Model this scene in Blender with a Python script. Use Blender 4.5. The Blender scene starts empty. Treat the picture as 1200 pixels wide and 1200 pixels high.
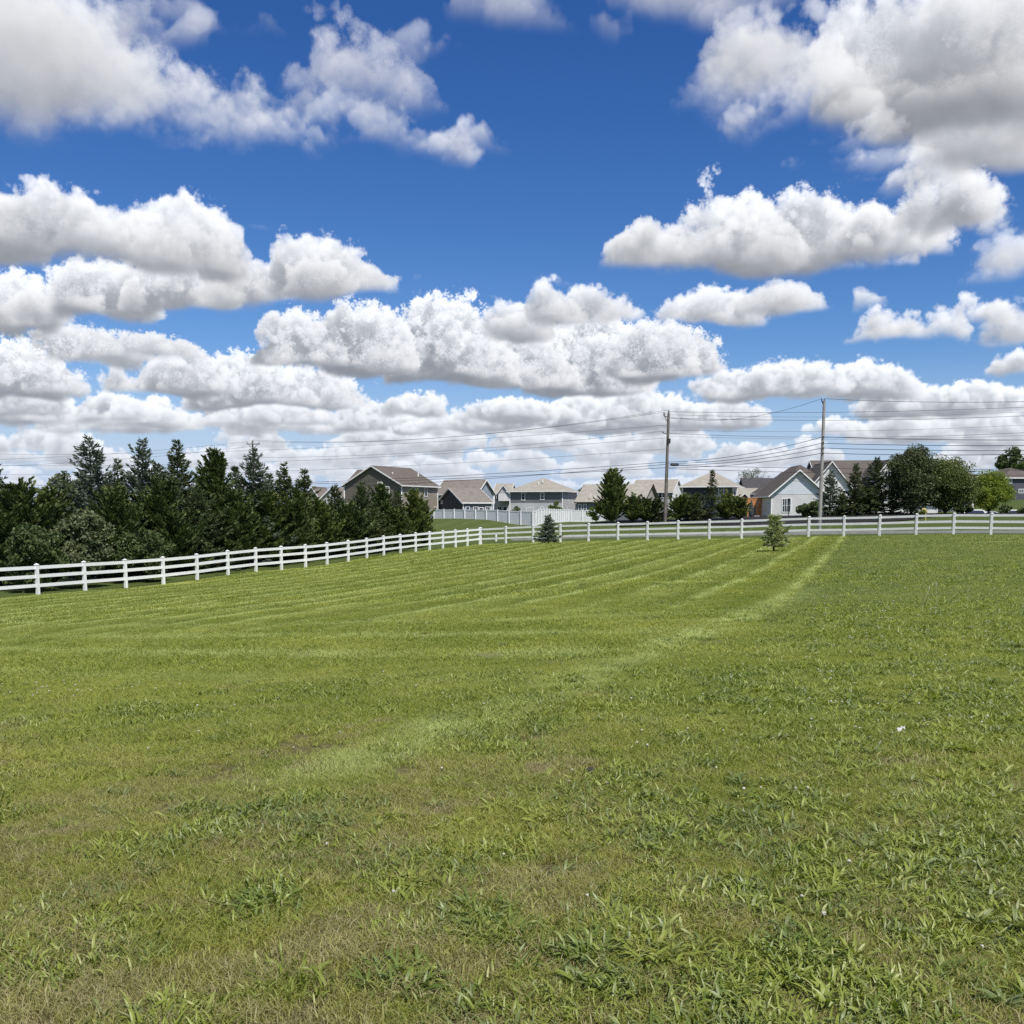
import bpy, math, random
import numpy as np
from mathutils import Vector, Matrix
R=math.radians
SC=bpy.context.scene
COL=SC.collection
# ------------------------------------------------------------------ camera
F=1203.0; PIT=R(7.0); HOR=597.0; V0=HOR+F*math.tan(PIT); EYE=1.6      # photo pixels (1200 x 1200)
cd=bpy.data.cameras.new('camera'); cam=bpy.data.objects.new('camera',cd); COL.objects.link(cam)
cam.location=(0,0,EYE); cam.rotation_euler=(R(90)-PIT,0,0)
cd.sensor_width=36; cd.lens=F/1200*36; cd.shift_y=(V0-600)/1200; cd.clip_start=.05; cd.clip_end=20000
SC.camera=cam
# ------------------------------------------------------------------ light
SC.view_settings.view_transform='Standard'; SC.view_settings.look='None'
SC.view_settings.exposure=0.5; SC.view_settings.gamma=1; SC.view_settings.use_curve_mapping=False
SUN_EL=R(57); SUN_V=Vector((math.cos(SUN_EL)*.515,-math.cos(SUN_EL)*.857,math.sin(SUN_EL)))
sl=bpy.data.lights.new('sun','SUN'); sl.energy=3.6; sl.angle=R(.55); sl.color=(1,.955,.88)
sun=bpy.data.objects.new('sun',sl); COL.objects.link(sun); sun.location=(30,-20,60)
sun.rotation_euler=SUN_V.to_track_quat('Z','Y').to_euler()
SKY_STRENGTH=.074
world=bpy.data.worlds.new('World'); SC.world=world; world.use_nodes=True
SC.cycles.max_bounces=6; SC.cycles.diffuse_bounces=3; SC.cycles.glossy_bounces=2; SC.cycles.transmission_bounces=3
SC.cycles.transparent_max_bounces=6; SC.cycles.volume_bounces=0
SC.cycles.use_adaptive_sampling=True; SC.cycles.adaptive_threshold=.01
SC.cycles.use_denoising=False

def px2dir(u,v):
    a=u-600.0; b=V0-v
    return (a, F*math.cos(PIT)+b*math.sin(PIT), -F*math.sin(PIT)+b*math.cos(PIT))
def at(u,v,Y):
    """the point seen at pixel (u,v) of the photograph at forward distance Y"""
    d=px2dir(u,v); return Vector((d[0]/d[1]*Y, Y, EYE+d[2]/d[1]*Y))
def atz(u,Y):
    """horizontal position at column u, forward distance Y"""
    p=at(u,HOR,Y); return p.x

# ---- cloud field -----------------------------------------------------------
SUN=np.array(SUN_V)
def worley(N,f,rng):
    pts=rng.random((f,f,f,3)).astype(np.float32)
    ax=(np.arange(N,dtype=np.float32)+.5)/N*f
    X,Y,Z=np.meshgrid(ax,ax,ax,indexing='ij')
    ix,iy,iz=[a.astype(int) for a in (X,Y,Z)]
    best=np.full((N,N,N),9.,np.float32)
    for dx in (-1,0,1):
        for dy in (-1,0,1):
            for dz in (-1,0,1):
                cx,cy,cz=(ix+dx),(iy+dy),(iz+dz)
                p=pts[cx%f,cy%f,cz%f]
                d=(cx+p[...,0]-X)**2+(cy+p[...,1]-Y)**2+(cz+p[...,2]-Z)**2
                np.minimum(best,d,out=best)
    return np.clip(1-np.sqrt(best),0,1)
def valnoise(N,f,rng):
    g=rng.random((f,f,f)).astype(np.float32)
    a=np.arange(N,dtype=np.float32)/N*f; i=a.astype(int); t=a-i; t=t*t*(3-2*t); j=(i+1)%f
    g=g[i]*(1-t)[:,None,None]+g[j]*t[:,None,None]
    g=g[:,i]*(1-t)[None,:,None]+g[:,j]*t[None,:,None]
    g=g[:,:,i]*(1-t)[None,None,:]+g[:,:,j]*t[None,None,:]
    return g
def norm(a):
    lo,hi=np.percentile(a,3),np.percentile(a,97)
    return np.clip((a-lo)/(hi-lo),0,1).astype(np.float32)
NV=96
def volumes():
    rng=np.random.default_rng(5)
    shape=.50*worley(NV,4,rng)+.25*worley(NV,8,rng)+.13*worley(NV,16,rng)+.35*valnoise(NV,3,rng)+.18*valnoise(NV,6,rng)
    det=.40*worley(NV,6,rng)+.25*worley(NV,12,rng)+.15*worley(NV,24,rng)+.30*valnoise(NV,12,rng)+.2*valnoise(NV,24,rng)
    return norm(shape),norm(det)
def look(vol,x,y,z,tile):
    s=NV/tile
    x=x*s;y=y*s;z=z*s
    fx=np.floor(x);fy=np.floor(y);fz=np.floor(z)
    tx=x-fx;ty=y-fy;tz=z-fz
    ix=fx.astype(np.int32)%NV;iy=fy.astype(np.int32)%NV;iz=fz.astype(np.int32)%NV
    jx=(ix+1)%NV;jy=(iy+1)%NV;jz=(iz+1)%NV
    v=vol.ravel(); A=ix*NV*NV;B=jx*NV*NV;C=iy*NV;D=jy*NV
    c00=v[A+C+iz]*(1-tz)+v[A+C+jz]*tz
    c01=v[A+D+iz]*(1-tz)+v[A+D+jz]*tz
    c10=v[B+C+iz]*(1-tz)+v[B+C+jz]*tz
    c11=v[B+D+iz]*(1-tz)+v[B+D+jz]*tz
    return (c00*(1-ty)+c01*ty)*(1-tx)+(c10*(1-ty)+c11*ty)*tx
H0=1000.0
SUNC=(1.05,1.03,.995)
AMBT=(.29,.335,.42)
AMBB=(.15,.162,.19)
HAZE=(.66,.74,.88)
def lobe(px,yb,yt,hw,asp=.7,tilt=0,base=0):
    """one ellipsoid whose lower far edge is seen at row yb and its top at row yt"""
    db=px2dir(px,yb); s=db[2]/db[1]
    hb=H0+base
    # (Y+ry)*s=hb, ry=asp*rx, rx=hw/F*Y
    Y=hb/(s*(1+asp*hw/F))
    rx=hw/1215*Y; ry=asp*rx
    dt=px2dir(px,yt); h=max(dt[2]/dt[1]*(Y-.35*ry)-hb,60.)
    X=db[0]/db[1]*Y
    return (X,Y,hb,rx,ry,h)
def cloud_list():
    C=[]
    # (erosion, density, [lobes (px, y_base, y_top, half width, aspect)])
    C.append((.46,.30,[lobe(60,172,-80,180,.8),lobe(170,192,10,170,.7),lobe(-20,110,-90,150,.9),lobe(140,90,-60,120,.7),lobe(270,196,70,150,.6),lobe(340,165,20,110,.7),lobe(410,150,-5,100,.7),lobe(455,140,0,48,.8)]))
    C.append((.50,.34,[lobe(405,178,80,92,.6),lobe(330,192,110,100,.6)]))
    C.append((.42,.42,[lobe(525,198,112,76,.8),lobe(548,186,120,52,.8)]))
    C.append((.5,.3,[lobe(590,34,-16,60,.8)]))
    C.append((.45,.45,[lobe(825,30,-45,85,.8),lobe(890,20,-60,70,.8)]))
    C.append((.36,.9,[lobe(1130,178,-70,165,.7),lobe(1030,158,-40,95,.7),lobe(1230,195,-70,140,.8)]))
    C.append((.46,.45,[lobe(955,160,-30,110,.8),lobe(915,120,-20,85,.8),lobe(1010,195,100,80,.7)]))
    C.append((.38,.9,[lobe(1180,215,95,125,.5),lobe(1085,248,145,85,.6)]))
    C.append((.50,.34,[lobe(862,168,75,70,.8),lobe(915,165,40,105,.8),lobe(955,168,80,80,.8)]))
    C.append((.36,1.2,[lobe(785,322,240,85,.6),lobe(845,320,185,80,.6),lobe(945,324,195,90,.6),lobe(1040,322,208,100,.6),lobe(1120,292,175,85,.7),lobe(890,324,230,90,.6)]))
    C.append((.36,1.1,[lobe(20,312,210,100,.7),lobe(75,310,185,85,.7),lobe(140,315,220,75,.6),lobe(205,325,195,75,.7),lobe(-60,312,200,100,.7)]))
    C.append((.36,1.1,[lobe(110,382,282,100,.6),lobe(215,376,278,95,.6),lobe(300,364,292,85,.6),lobe(375,354,254,92,.6),lobe(435,352,300,55,.6),lobe(10,395,300,100,.6)]))
    C.append((.36,1.25,[lobe(345,438,342,55,.7),lobe(420,442,338,85,.6),lobe(525,455,318,95,.6),lobe(600,460,360,90,.5),lobe(690,468,344,100,.6),lobe(775,450,366,95,.6)]))
    C.append((.42,1.0,[lobe(700,388,326,72,.6),lobe(642,378,310,38,.6),lobe(600,402,330,60,.6)]))
    C.append((.40,1.0,[lobe(835,392,324,80,.6),lobe(915,374,320,72,.6)]))
    C.append((.55,.6,[lobe(1012,359,328,28,.7)]))
    C.append((.52,.7,[lobe(1050,407,346,56,.6),lobe(1140,392,334,62,.6),lobe(1095,402,338,48,.6)]))
    C.append((.38,1.0,[lobe(110,434,372,90,.6),lobe(20,470,380,90,.6),lobe(180,427,380,65,.6)]))
    C.append((.38,1.1,[lobe(210,467,396,85,.6),lobe(300,482,398,95,.6),lobe(375,482,415,65,.6)]))
    C.append((.40,1.1,[lobe(488,493,446,52,.7)]))
    C.append((.38,1.1,[lobe(930,472,408,95,.6),lobe(1010,472,408,78,.6),lobe(860,472,425,70,.5)]))
    C.append((.38,1.1,[lobe(1060,492,442,80,.6),lobe(1150,492,440,100,.6)]))
    C.append((.45,.9,[lobe(1190,440,400,45,.6)]))
    C.append((.40,1.1,[lobe(605,506,462,54,.7),lobe(665,506,452,62,.6)]))
    C.append((.38,1.1,[lobe(30,502,440,85,.6),lobe(140,502,452,75,.6)]))
    C.append((.38,1.1,[lobe(760,507,448,95,.6),lobe(860,505,462,60,.6)]))
    C.append((.62,.4,[lobe(1185,402,335,55,.8)]))
    for (px,yb,yt,hw) in ((235,70,10,45),(200,45,-10,40),(265,95,60,30),(478,80,0,34),(860,130,80,34),(845,160,110,26),(990,235,180,50),(1040,212,165,60),(640,355,318,34),(498,335,312,24),(1000,330,305,30),(1160,345,300,40),(300,275,262,14),(330,60,35,30),(1190,320,270,40),(700,30,5,22)):
        C.append((.62,.26,[lobe(px,yb,yt-8,hw*1.5,.8),lobe(px+hw*.7,yb-4,yt,hw*.9,.8)]))
    # far rows, scattered
    rng=np.random.default_rng(11)
    for y0,y1,n,hmul in ((494,510,11,1.),(509,526,19,1.),(525,543,30,1.),(541,560,44,1.),(557,574,52,1.),(572,586,54,1.)):
        for k in range(n):
            yb=rng.uniform(y0,y1); px=rng.uniform(-150,1350)
            sc=(597-yb)/100.
            hw=rng.uniform(35,95)*(sc**.55)
            ht=rng.uniform(.3,.62)*(597-yb)*1.2
            L=[lobe(px,yb,yb-ht,hw,.6)]
            for j in range(2): L.append(lobe(px+rng.uniform(-1,1)*hw,yb+rng.uniform(-.02,.02)*(597-yb),yb-ht*rng.uniform(.4,1.15),hw*rng.uniform(.3,.7),.7))
            C.append((.4,1.,L))
    return C
def tri(G,x,y,z,o,inv):
    """trilinear lookup in a (nx,ny,nz,k) grid; outside -> clamped"""
    nx,ny,nz,k=G.shape
    x=np.clip((x-o[0])*inv[0],0,nx-1.001);y=np.clip((y-o[1])*inv[1],0,ny-1.001);z=np.clip((z-o[2])*inv[2],0,nz-1.001)
    ix=x.astype(np.int32);iy=y.astype(np.int32);iz=z.astype(np.int32)
    tx=(x-ix)[:,None];ty=(y-iy)[:,None];tz=(z-iz)[:,None]
    g=G.reshape(-1,k); q=(ix*ny+iy)*nz+iz; A=ny*nz
    c0=(g[q]*(1-tz)+g[q+1]*tz)*(1-ty)+(g[q+nz]*(1-tz)+g[q+nz+1]*tz)*ty
    q=q+A
    c1=(g[q]*(1-tz)+g[q+1]*tz)*(1-ty)+(g[q+nz]*(1-tz)+g[q+nz+1]*tz)*ty
    return c0*(1-tx)+c1*tx
def render_clouds(az0,az1,el0,el1,res,clouds,seed=1,q=1.0):
    """radiance (premultiplied) and opacity of the cloud field on an azimuth/elevation grid"""
    W=int(round((az1-az0)/res)); H=int(round((el1-el0)/res))
    az=np.radians(az0+(np.arange(W)+.5)*res); el=np.radians(el0+(np.arange(H)+.5)*res)
    AZ,EL=np.meshgrid(az,el)
    DX=np.sin(AZ).astype(np.float32).ravel(); DY=np.cos(AZ).astype(np.float32).ravel(); DZ=np.tan(EL).astype(np.float32).ravel()
    T=np.ones(W*H,np.float32); COL=np.zeros((W*H,3),np.float32)
    shape,det=volumes()
    rng=np.random.default_rng(seed)
    order=sorted(clouds,key=lambda c:min(math.hypot(l[0],l[1]) for l in c[2]))
    sunc=np.array(SUNC,np.float32); ambt=np.array(AMBT,np.float32); ambb=np.array(AMBB,np.float32)
    haze=np.array(HAZE,np.float32)
    for ci,(ero,dens,L) in enumerate(order):
        L=np.array(L,np.float32)
        mg=90.;x0=(L[:,0]-L[:,3]).min()-mg;x1=(L[:,0]+L[:,3]).max()+mg;y0=(L[:,1]-L[:,4]).min()-mg;y1=(L[:,1]+L[:,4]).max()+mg
        base=float(L[:,2].min()); hmax=float(L[:,5].max())
        z0=base-50;z1=float((L[:,2]+L[:,5]).max())
        with np.errstate(divide='ignore',invalid='ignore'):
            tx0,tx1=x0/DX,x1/DX; ty0,ty1=y0/DY,y1/DY
            ta=np.maximum(np.maximum(np.minimum(tx0,tx1),np.minimum(ty0,ty1)),z0/DZ)
            tb=np.minimum(np.minimum(np.maximum(tx0,tx1),np.maximum(ty0,ty1)),z1/DZ)
        idx=np.nonzero((tb>ta)&(ta>0)&(T>.01))[0]
        if len(idx)==0: continue
        ta=ta[idx];tb=tb[idx]; dx,dy,dz=DX[idx],DY[idx],DZ[idx]
        dist=float(np.median(ta)); scale=max(1.0,dist/8000.)
        big=len(idx)>3000
        # voxel grid of coarse density and of the optical depth towards the sun
        vox=(24. if big else 60.)*min(scale,5.)
        nx=int(np.clip((x1-x0)/vox,12,150));ny=int(np.clip((y1-y0)/vox,10,110));nz=int(np.clip((z1-z0)/(vox*.8),10,40))
        gx=np.linspace(x0,x1,nx,dtype=np.float32);gy=np.linspace(y0,y1,ny,dtype=np.float32);gz=np.linspace(z0,z1,nz,dtype=np.float32)
        GX,GY,GZ=[g.ravel() for g in np.meshgrid(gx,gy,gz,indexing='ij')]
        n=look(shape,GX+ci*311.,GY,GZ,2100.*min(scale,2.5))
        n2=look(shape,GX+900,GY+ci*97.,GZ+300,900.*min(scale,2.5))
        wx=(n2-.5)*170*min(scale,3); 
        P=np.zeros(len(GX),np.float32)
        for (lx,ly,lz,rx,ry,h) in L:
            r=((GX+wx-lx)/rx)**2+((GY+wx-ly)/ry)**2+(np.maximum(GZ-lz,0)/h)**2
            P=np.maximum(P,1-r)
        D=P*1.25-ero*(1-n)*1.0-.22*(1-n2)+.11
        bs=np.clip((GZ-base+(n-.5)*80*scale)/(60*scale),0,1)
        D=np.where(P>0,D,-1.)
        G=np.zeros((nx,ny,nz,3),np.float32)
        G[...,0]=D.reshape(nx,ny,nz); G[...,2]=bs.reshape(nx,ny,nz)
        Dc=(np.clip((D-.20)*3.,0,1)*bs).reshape(nx,ny,nz,1)
        o=(x0,y0,z0); inv=((nx-1)/(x1-x0),(ny-1)/(y1-y0),(nz-1)/(z1-z0))
        act=np.nonzero(D>-.15)[0]
        if len(act)==0: continue
        od=np.zeros(len(act),np.float32); qd=0.
        for ls in (30.,45.,70.,110.,170.,260.):
            ls*=min(scale,2.5); qd+=ls*.5
            px_,py_,pz_=GX[act]+SUN[0]*qd,GY[act]+SUN[1]*qd,GZ[act]+SUN[2]*qd
            ins=(px_>x0)&(px_<x1)&(py_>y0)&(py_<y1)&(pz_<z1)
            od+=tri(Dc,px_,py_,pz_,o,inv)[:,0]*ins*ls; qd+=ls*.5
        g1=np.zeros(len(GX),np.float32); g1[act]=od; G[...,1]=g1.reshape(nx,ny,nz)
        ext=.024*dens/max(1,scale*.7)
        steps=int((40 if big else 18)*q)
        st=(tb-ta)/steps
        t=ta+st*rng.random(len(idx)).astype(np.float32)
        tr=T[idx].copy(); acc=np.zeros((len(idx),3),np.float32)
        tileB=560.*min(scale,4.)
        alive=np.arange(len(idx))
        for s in range(steps):
            a=alive[(tr[alive]>.012)&(t[alive]<tb[alive])]
            if len(a)==0: break
            alive=a
            x=dx[a]*t[a];y=dy[a]*t[a];z=dz[a]*t[a]
            g=tri(G,x,y,z,o,inv); k=g[:,0]>0
            if k.any():
                b=a[k];x=x[k];y=y[k];z=z[k];g=g[k]
                wf=.32/min(scale,3.)**1.5; m=look(det,x+37+ci*53.,y+91,z,tileB)*(1-wf)+look(det,x*1.07+11,y*.93+ci*31.,z+17,tileB*.30)*wf
                m=np.clip((m-.5)*1.35+.5,0,1)
                hh=np.clip((z-base)/(hmax*.9),0,1)
                d=np.clip((g[:,0]-(1-m)*(.34+.24*hh+(.26 if dens<.6 else 0.)))*(4.5 if dens<.6 else 7.),0,1)*g[:,2]
                w=d>.004
                if w.any():
                    b=b[w];x=x[w];y=y[w];z=z[w];d=d[w];hh=hh[w];m=m[w]
                    od=g[w,1]*ext*(1.25-.5*m)
                    lit=.60*np.exp(-od)+.26*np.exp(-od*.25)+.14*np.exp(-od*.06)
                    amb=ambb*(1-hh[:,None])+ambt*hh[:,None]
                    c=sunc*(lit*(.72+.28*hh))[:,None]+amb*(.75+.25*np.exp(-d))[:,None]*(.86+.28*m)[:,None]
                    dl=st[b]*np.sqrt(1+dz[b]**2)
                    al=1-np.exp(-d*ext*dl)
                    acc[b]+=(tr[b]*al)[:,None]*c; tr[b]*=1-al
            t[a]+=st[a]
        hz=math.exp(-dist/42000.)
        da=T[idx]-tr
        COL[idx]+=acc*hz+da[:,None]*haze*(1-hz)
        T[idx]=tr
    return COL.reshape(H,W,3),(1-T).reshape(H,W)

# ------------------------------------------------------------------ sky and clouds
def build_world():
    nt=world.node_tree; nt.nodes.clear(); N=nt.nodes.new; K=nt.links.new
    def math_(op,a,b=None,c=None):
        n=N('ShaderNodeMath'); n.operation=op
        for i,v in enumerate((a,b,c)):
            if v is None: continue
            if isinstance(v,(int,float)): n.inputs[i].default_value=v
            else: K(v,n.inputs[i])
        return n.outputs[0]
    tc=N('ShaderNodeTexCoord'); sep=N('ShaderNodeSeparateXYZ'); K(tc.outputs['Generated'],sep.inputs[0])
    x,y,z=sep.outputs
    az=math_('ARCTAN2',x,y); el=math_('ARCSINE',z)
    sky=N('ShaderNodeTexSky'); sky.sky_type='NISHITA'; sky.sun_disc=False
    sky.sun_elevation=SUN_EL; sky.sun_rotation=math.atan2(SUN_V.x,SUN_V.y)
    sky.altitude=250; sky.air_density=1.0; sky.dust_density=.1; sky.ozone_density=2.2
    # a slightly deeper, bluer response than the raw sky model, and pale air low over the horizon
    sc_=N('ShaderNodeSeparateColor'); K(sky.outputs[0],sc_.inputs[0])
    cc=N('ShaderNodeCombineColor')
    for i,(g,p) in enumerate(((.211,1.74),(.394,1.38),(.807,1.13))):
        K(math_('MULTIPLY',math_('POWER',sc_.outputs[i],p),g),cc.inputs[i])
    mr=N('ShaderNodeMapRange'); mr.interpolation_type='SMOOTHSTEP'; K(el,mr.inputs[0]); mr.inputs[1].default_value=R(-.5); mr.inputs[2].default_value=R(8.5); mr.inputs[3].default_value=1; mr.inputs[4].default_value=0
    hs=N('ShaderNodeMix'); hs.data_type='RGBA'; K(mr.outputs[0],hs.inputs['Factor']); K(cc.outputs[0],hs.inputs[6]); hs.inputs[7].default_value=(4.3,5.6,7.6,1)
    def layer(name,arr,a0,a1,e0,e1,ext):
        h,w=arr.shape[:2]
        im=bpy.data.images.new(name,w,h,alpha=True,float_buffer=True)
        im.colorspace_settings.name='Non-Color'; im.alpha_mode='CHANNEL_PACKED'
        im.pixels.foreach_set(np.ascontiguousarray(arr,dtype=np.float32).ravel()); im.update(); im.pack()
        u=math_('DIVIDE',math_('SUBTRACT',az,R(a0)),R(a1-a0)); v=math_('DIVIDE',math_('SUBTRACT',el,R(e0)),R(e1-e0))
        cx=N('ShaderNodeCombineXYZ'); K(u,cx.inputs[0]); K(v,cx.inputs[1])
        t=N('ShaderNodeTexImage'); t.image=im; t.extension=ext; t.interpolation='Cubic' if ext=='CLIP' else 'Linear'; K(cx.outputs[0],t.inputs[0])
        return t,u,v
    front,wide=CLOUDS
    t1,u,v=layer('front_clouds',front,*FRONT,'EXTEND')
    t2,_,_=layer('clouds_all_round',wide,*WIDE,'EXTEND')
    # inside the front window?
    ins=math_('MULTIPLY',math_('MULTIPLY',math_('GREATER_THAN',u,.005),math_('LESS_THAN',u,.995)),math_('LESS_THAN',v,.99))
    mc=N('ShaderNodeMix'); mc.data_type='RGBA'; K(ins,mc.inputs['Factor']); K(t2.outputs['Color'],mc.inputs[6]); K(t1.outputs['Color'],mc.inputs[7])
    ma=N('ShaderNodeMix'); ma.data_type='FLOAT'; K(ins,ma.inputs['Factor']); K(t2.outputs['Alpha'],ma.inputs[2]); K(t1.outputs['Alpha'],ma.inputs[3])
    above=math_('GREATER_THAN',z,-.0005)
    alpha=math_('MULTIPLY',ma.outputs[0],above)
    b1=N('ShaderNodeBackground'); K(hs.outputs[2],b1.inputs[0]); K(math_('MULTIPLY',math_('SUBTRACT',1.0,alpha),SKY_STRENGTH),b1.inputs[1])
    b2=N('ShaderNodeBackground'); K(mc.outputs[2],b2.inputs[0]); K(math_('MULTIPLY',above,CLOUD_GAIN),b2.inputs[1])
    ad=N('ShaderNodeAddShader'); K(b1.outputs[0],ad.inputs[0]); K(b2.outputs[0],ad.inputs[1])
    out=N('ShaderNodeOutputWorld'); K(ad.outputs[0],out.inputs[0])
    world.cycles.sampling_method='MANUAL'; world.cycles.sample_map_resolution=512
FRONT=(-33.,33.,0.,31.); WIDE=(-180.,180.,0.,88.)
CLOUD_GAIN=.72
def make_clouds():
    cl=cloud_list()
    c,a=render_clouds(*FRONT,.06,cl,q=1.2)
    rng=np.random.default_rng(3); far=[]
    for k in range(130):
        th=rng.uniform(33,327); d=2500+rng.random()**.8*16000
        X=d*math.sin(R(th)); Y=d*math.cos(R(th)); L=[]
        for j in range(4):
            r=rng.uniform(350,900); L.append((X+rng.uniform(-900,900),Y+rng.uniform(-700,700),H0,r,r*.7,rng.uniform(250,600)))
        far.append((.4,1.,L))
    for k in range(7):
        th=rng.uniform(0,360); d=rng.uniform(300,1500); X=d*math.sin(R(th)); Y=-abs(d*math.cos(R(th)))
        far.append((.4,1.,[(X,Y,H0,500,400,350),(X+300,Y+100,H0,300,300,250)]))
    c2,a2=render_clouds(*WIDE,.75,cl[:27]+far,q=.7)
    return np.dstack([c,a]),np.dstack([c2,a2])
CLOUDS=make_clouds()
build_world()

# ------------------------------------------------------------------ helpers
def link(o,parent=None):
    COL.objects.link(o)
    if parent is not None: o.parent=parent
    return o
def tag(o,label=None,cat=None,group=None,kind=None):
    if label: o['label']=label
    if cat: o['category']=cat
    if group: o['group']=group
    if kind: o['kind']=kind
    return o
def thing(name,loc,label,cat,group=None):
    o=bpy.data.objects.new(name,None); o.location=loc; o.empty_display_size=.3
    link(o); return tag(o,label,cat,group)
def fast_mesh(name,V,Fq=None,Ft=None,mat=None,smooth=False,attr=None):
    """mesh from numpy arrays: V (n,3), quads (m,4) and/or triangles (k,3)"""
    V=np.asarray(V,np.float32); me=bpy.data.meshes.new(name)
    fs=[]; ls=[]
    for A in (Fq,Ft):
        if A is not None and len(A):
            A=np.asarray(A,np.int32); fs.append(A.ravel()); ls.append(np.full(len(A),A.shape[1],np.int32))
    idx=np.concatenate(fs); tot=np.concatenate(ls); st=np.concatenate([[0],np.cumsum(tot)[:-1]]).astype(np.int32)
    me.vertices.add(len(V)); me.vertices.foreach_set('co',V.ravel())
    me.loops.add(len(idx)); me.loops.foreach_set('vertex_index',idx)
    me.polygons.add(len(tot)); me.polygons.foreach_set('loop_start',st); me.polygons.foreach_set('loop_total',tot)
    if smooth: me.polygons.foreach_set('use_smooth',np.ones(len(tot),bool))
    if attr is not None:
        for k,v in attr.items():
            at_=me.attributes.new(k,'FLOAT','POINT'); at_.data.foreach_set('value',np.asarray(v,np.float32))
    if mat is not None: me.materials.append(mat)
    me.update(calc_edges=True); me.validate(clean_customdata=False)
    return me
class MB:
    """collects boxes, bars, tubes and polygons and links them as ONE mesh object"""
    def __init__(s): s.v=[]; s.f=[]
    def poly(s,pts,closed=True):
        n=len(s.v); s.v+= [tuple(p) for p in pts]; s.f.append(tuple(range(n,n+len(pts)))); return s
    def box(s,x0,x1,y0,y1,z0,z1,M=None):
        n=len(s.v)
        P=[(x0,y0,z0),(x1,y0,z0),(x1,y1,z0),(x0,y1,z0),(x0,y0,z1),(x1,y0,z1),(x1,y1,z1),(x0,y1,z1)]
        if M is not None: P=[tuple(M@Vector(p)) for p in P]
        s.v+=P
        s.f+=[tuple(n+i for i in q) for q in ((0,3,2,1),(4,5,6,7),(0,1,5,4),(1,2,6,5),(2,3,7,6),(3,0,4,7))]
        return s
    def prism(s,base,top):
        """two point loops of the same length joined by sides"""
        n=len(s.v); k=len(base); s.v+=[tuple(p) for p in base]+[tuple(p) for p in top]
        s.f.append(tuple(range(n+k-1,n-1,-1))); s.f.append(tuple(range(n+k,n+2*k)))
        for i in range(k): j=(i+1)%k; s.f.append((n+i,n+j,n+k+j,n+k+i))
        return s
    def slab(s,quad,t):
        """a planar polygon given thickness t downwards along its normal"""
        q=[Vector(p) for p in quad]; nn=(q[1]-q[0]).cross(q[2]-q[0]).normalized()
        if nn.z<0: nn=-nn
        return s.prism([p-nn*t for p in q],q)
    def tube(s,pts,rad,k=8,cap=True):
        pts=[Vector(p) for p in pts]; n0=len(s.v); m=len(pts)
        if isinstance(rad,(int,float)): rad=[rad]*m
        for i,p in enumerate(pts):
            d=(pts[min(i+1,m-1)]-pts[max(i-1,0)]).normalized()
            a=d.cross(Vector((0,0,1)) if abs(d.z)<.9 else Vector((1,0,0))).normalized(); b=d.cross(a)
            for j in range(k):
                t=2*math.pi*j/k; s.v.append(tuple(p+(a*math.cos(t)+b*math.sin(t))*rad[i]))
        for i in range(m-1):
            for j in range(k):
                a=n0+i*k+j; b=n0+i*k+(j+1)%k; s.f.append((a,b,b+k,a+k))
        if cap: s.f.append(tuple(n0+j for j in range(k))); s.f.append(tuple(n0+(m-1)*k+j for j in reversed(range(k))))
        return s
    def build(s,name,mat,parent=None,origin=None,smooth=False,bevel=0):
        o_=Vector(origin) if origin is not None else (Vector(parent.location) if parent is not None and parent.type=='EMPTY' and parent.parent is None and s.world else Vector((0,0,0)))
        me=bpy.data.meshes.new(name); me.from_pydata([tuple(Vector(v)-o_) for v in s.v],[],s.f)
        if smooth:
            for p in me.polygons: p.use_smooth=True
        me.materials.append(mat); me.update()
        import bmesh
        bm=bmesh.new(); bm.from_mesh(me); bmesh.ops.recalc_face_normals(bm,faces=bm.faces)
        if bevel: bmesh.ops.bevel(bm,geom=list(bm.edges),offset=bevel,segments=2,affect='EDGES',clamp_overlap=True)
        bm.to_mesh(me); bm.free()
        o=bpy.data.objects.new(name,me)
        if origin is not None and parent is None: o.location=o_
        return link(o,parent)
    world=False
def WB():
    m=MB(); m.world=True; return m      # vertices given in world space; the parent root sits unrotated

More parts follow.
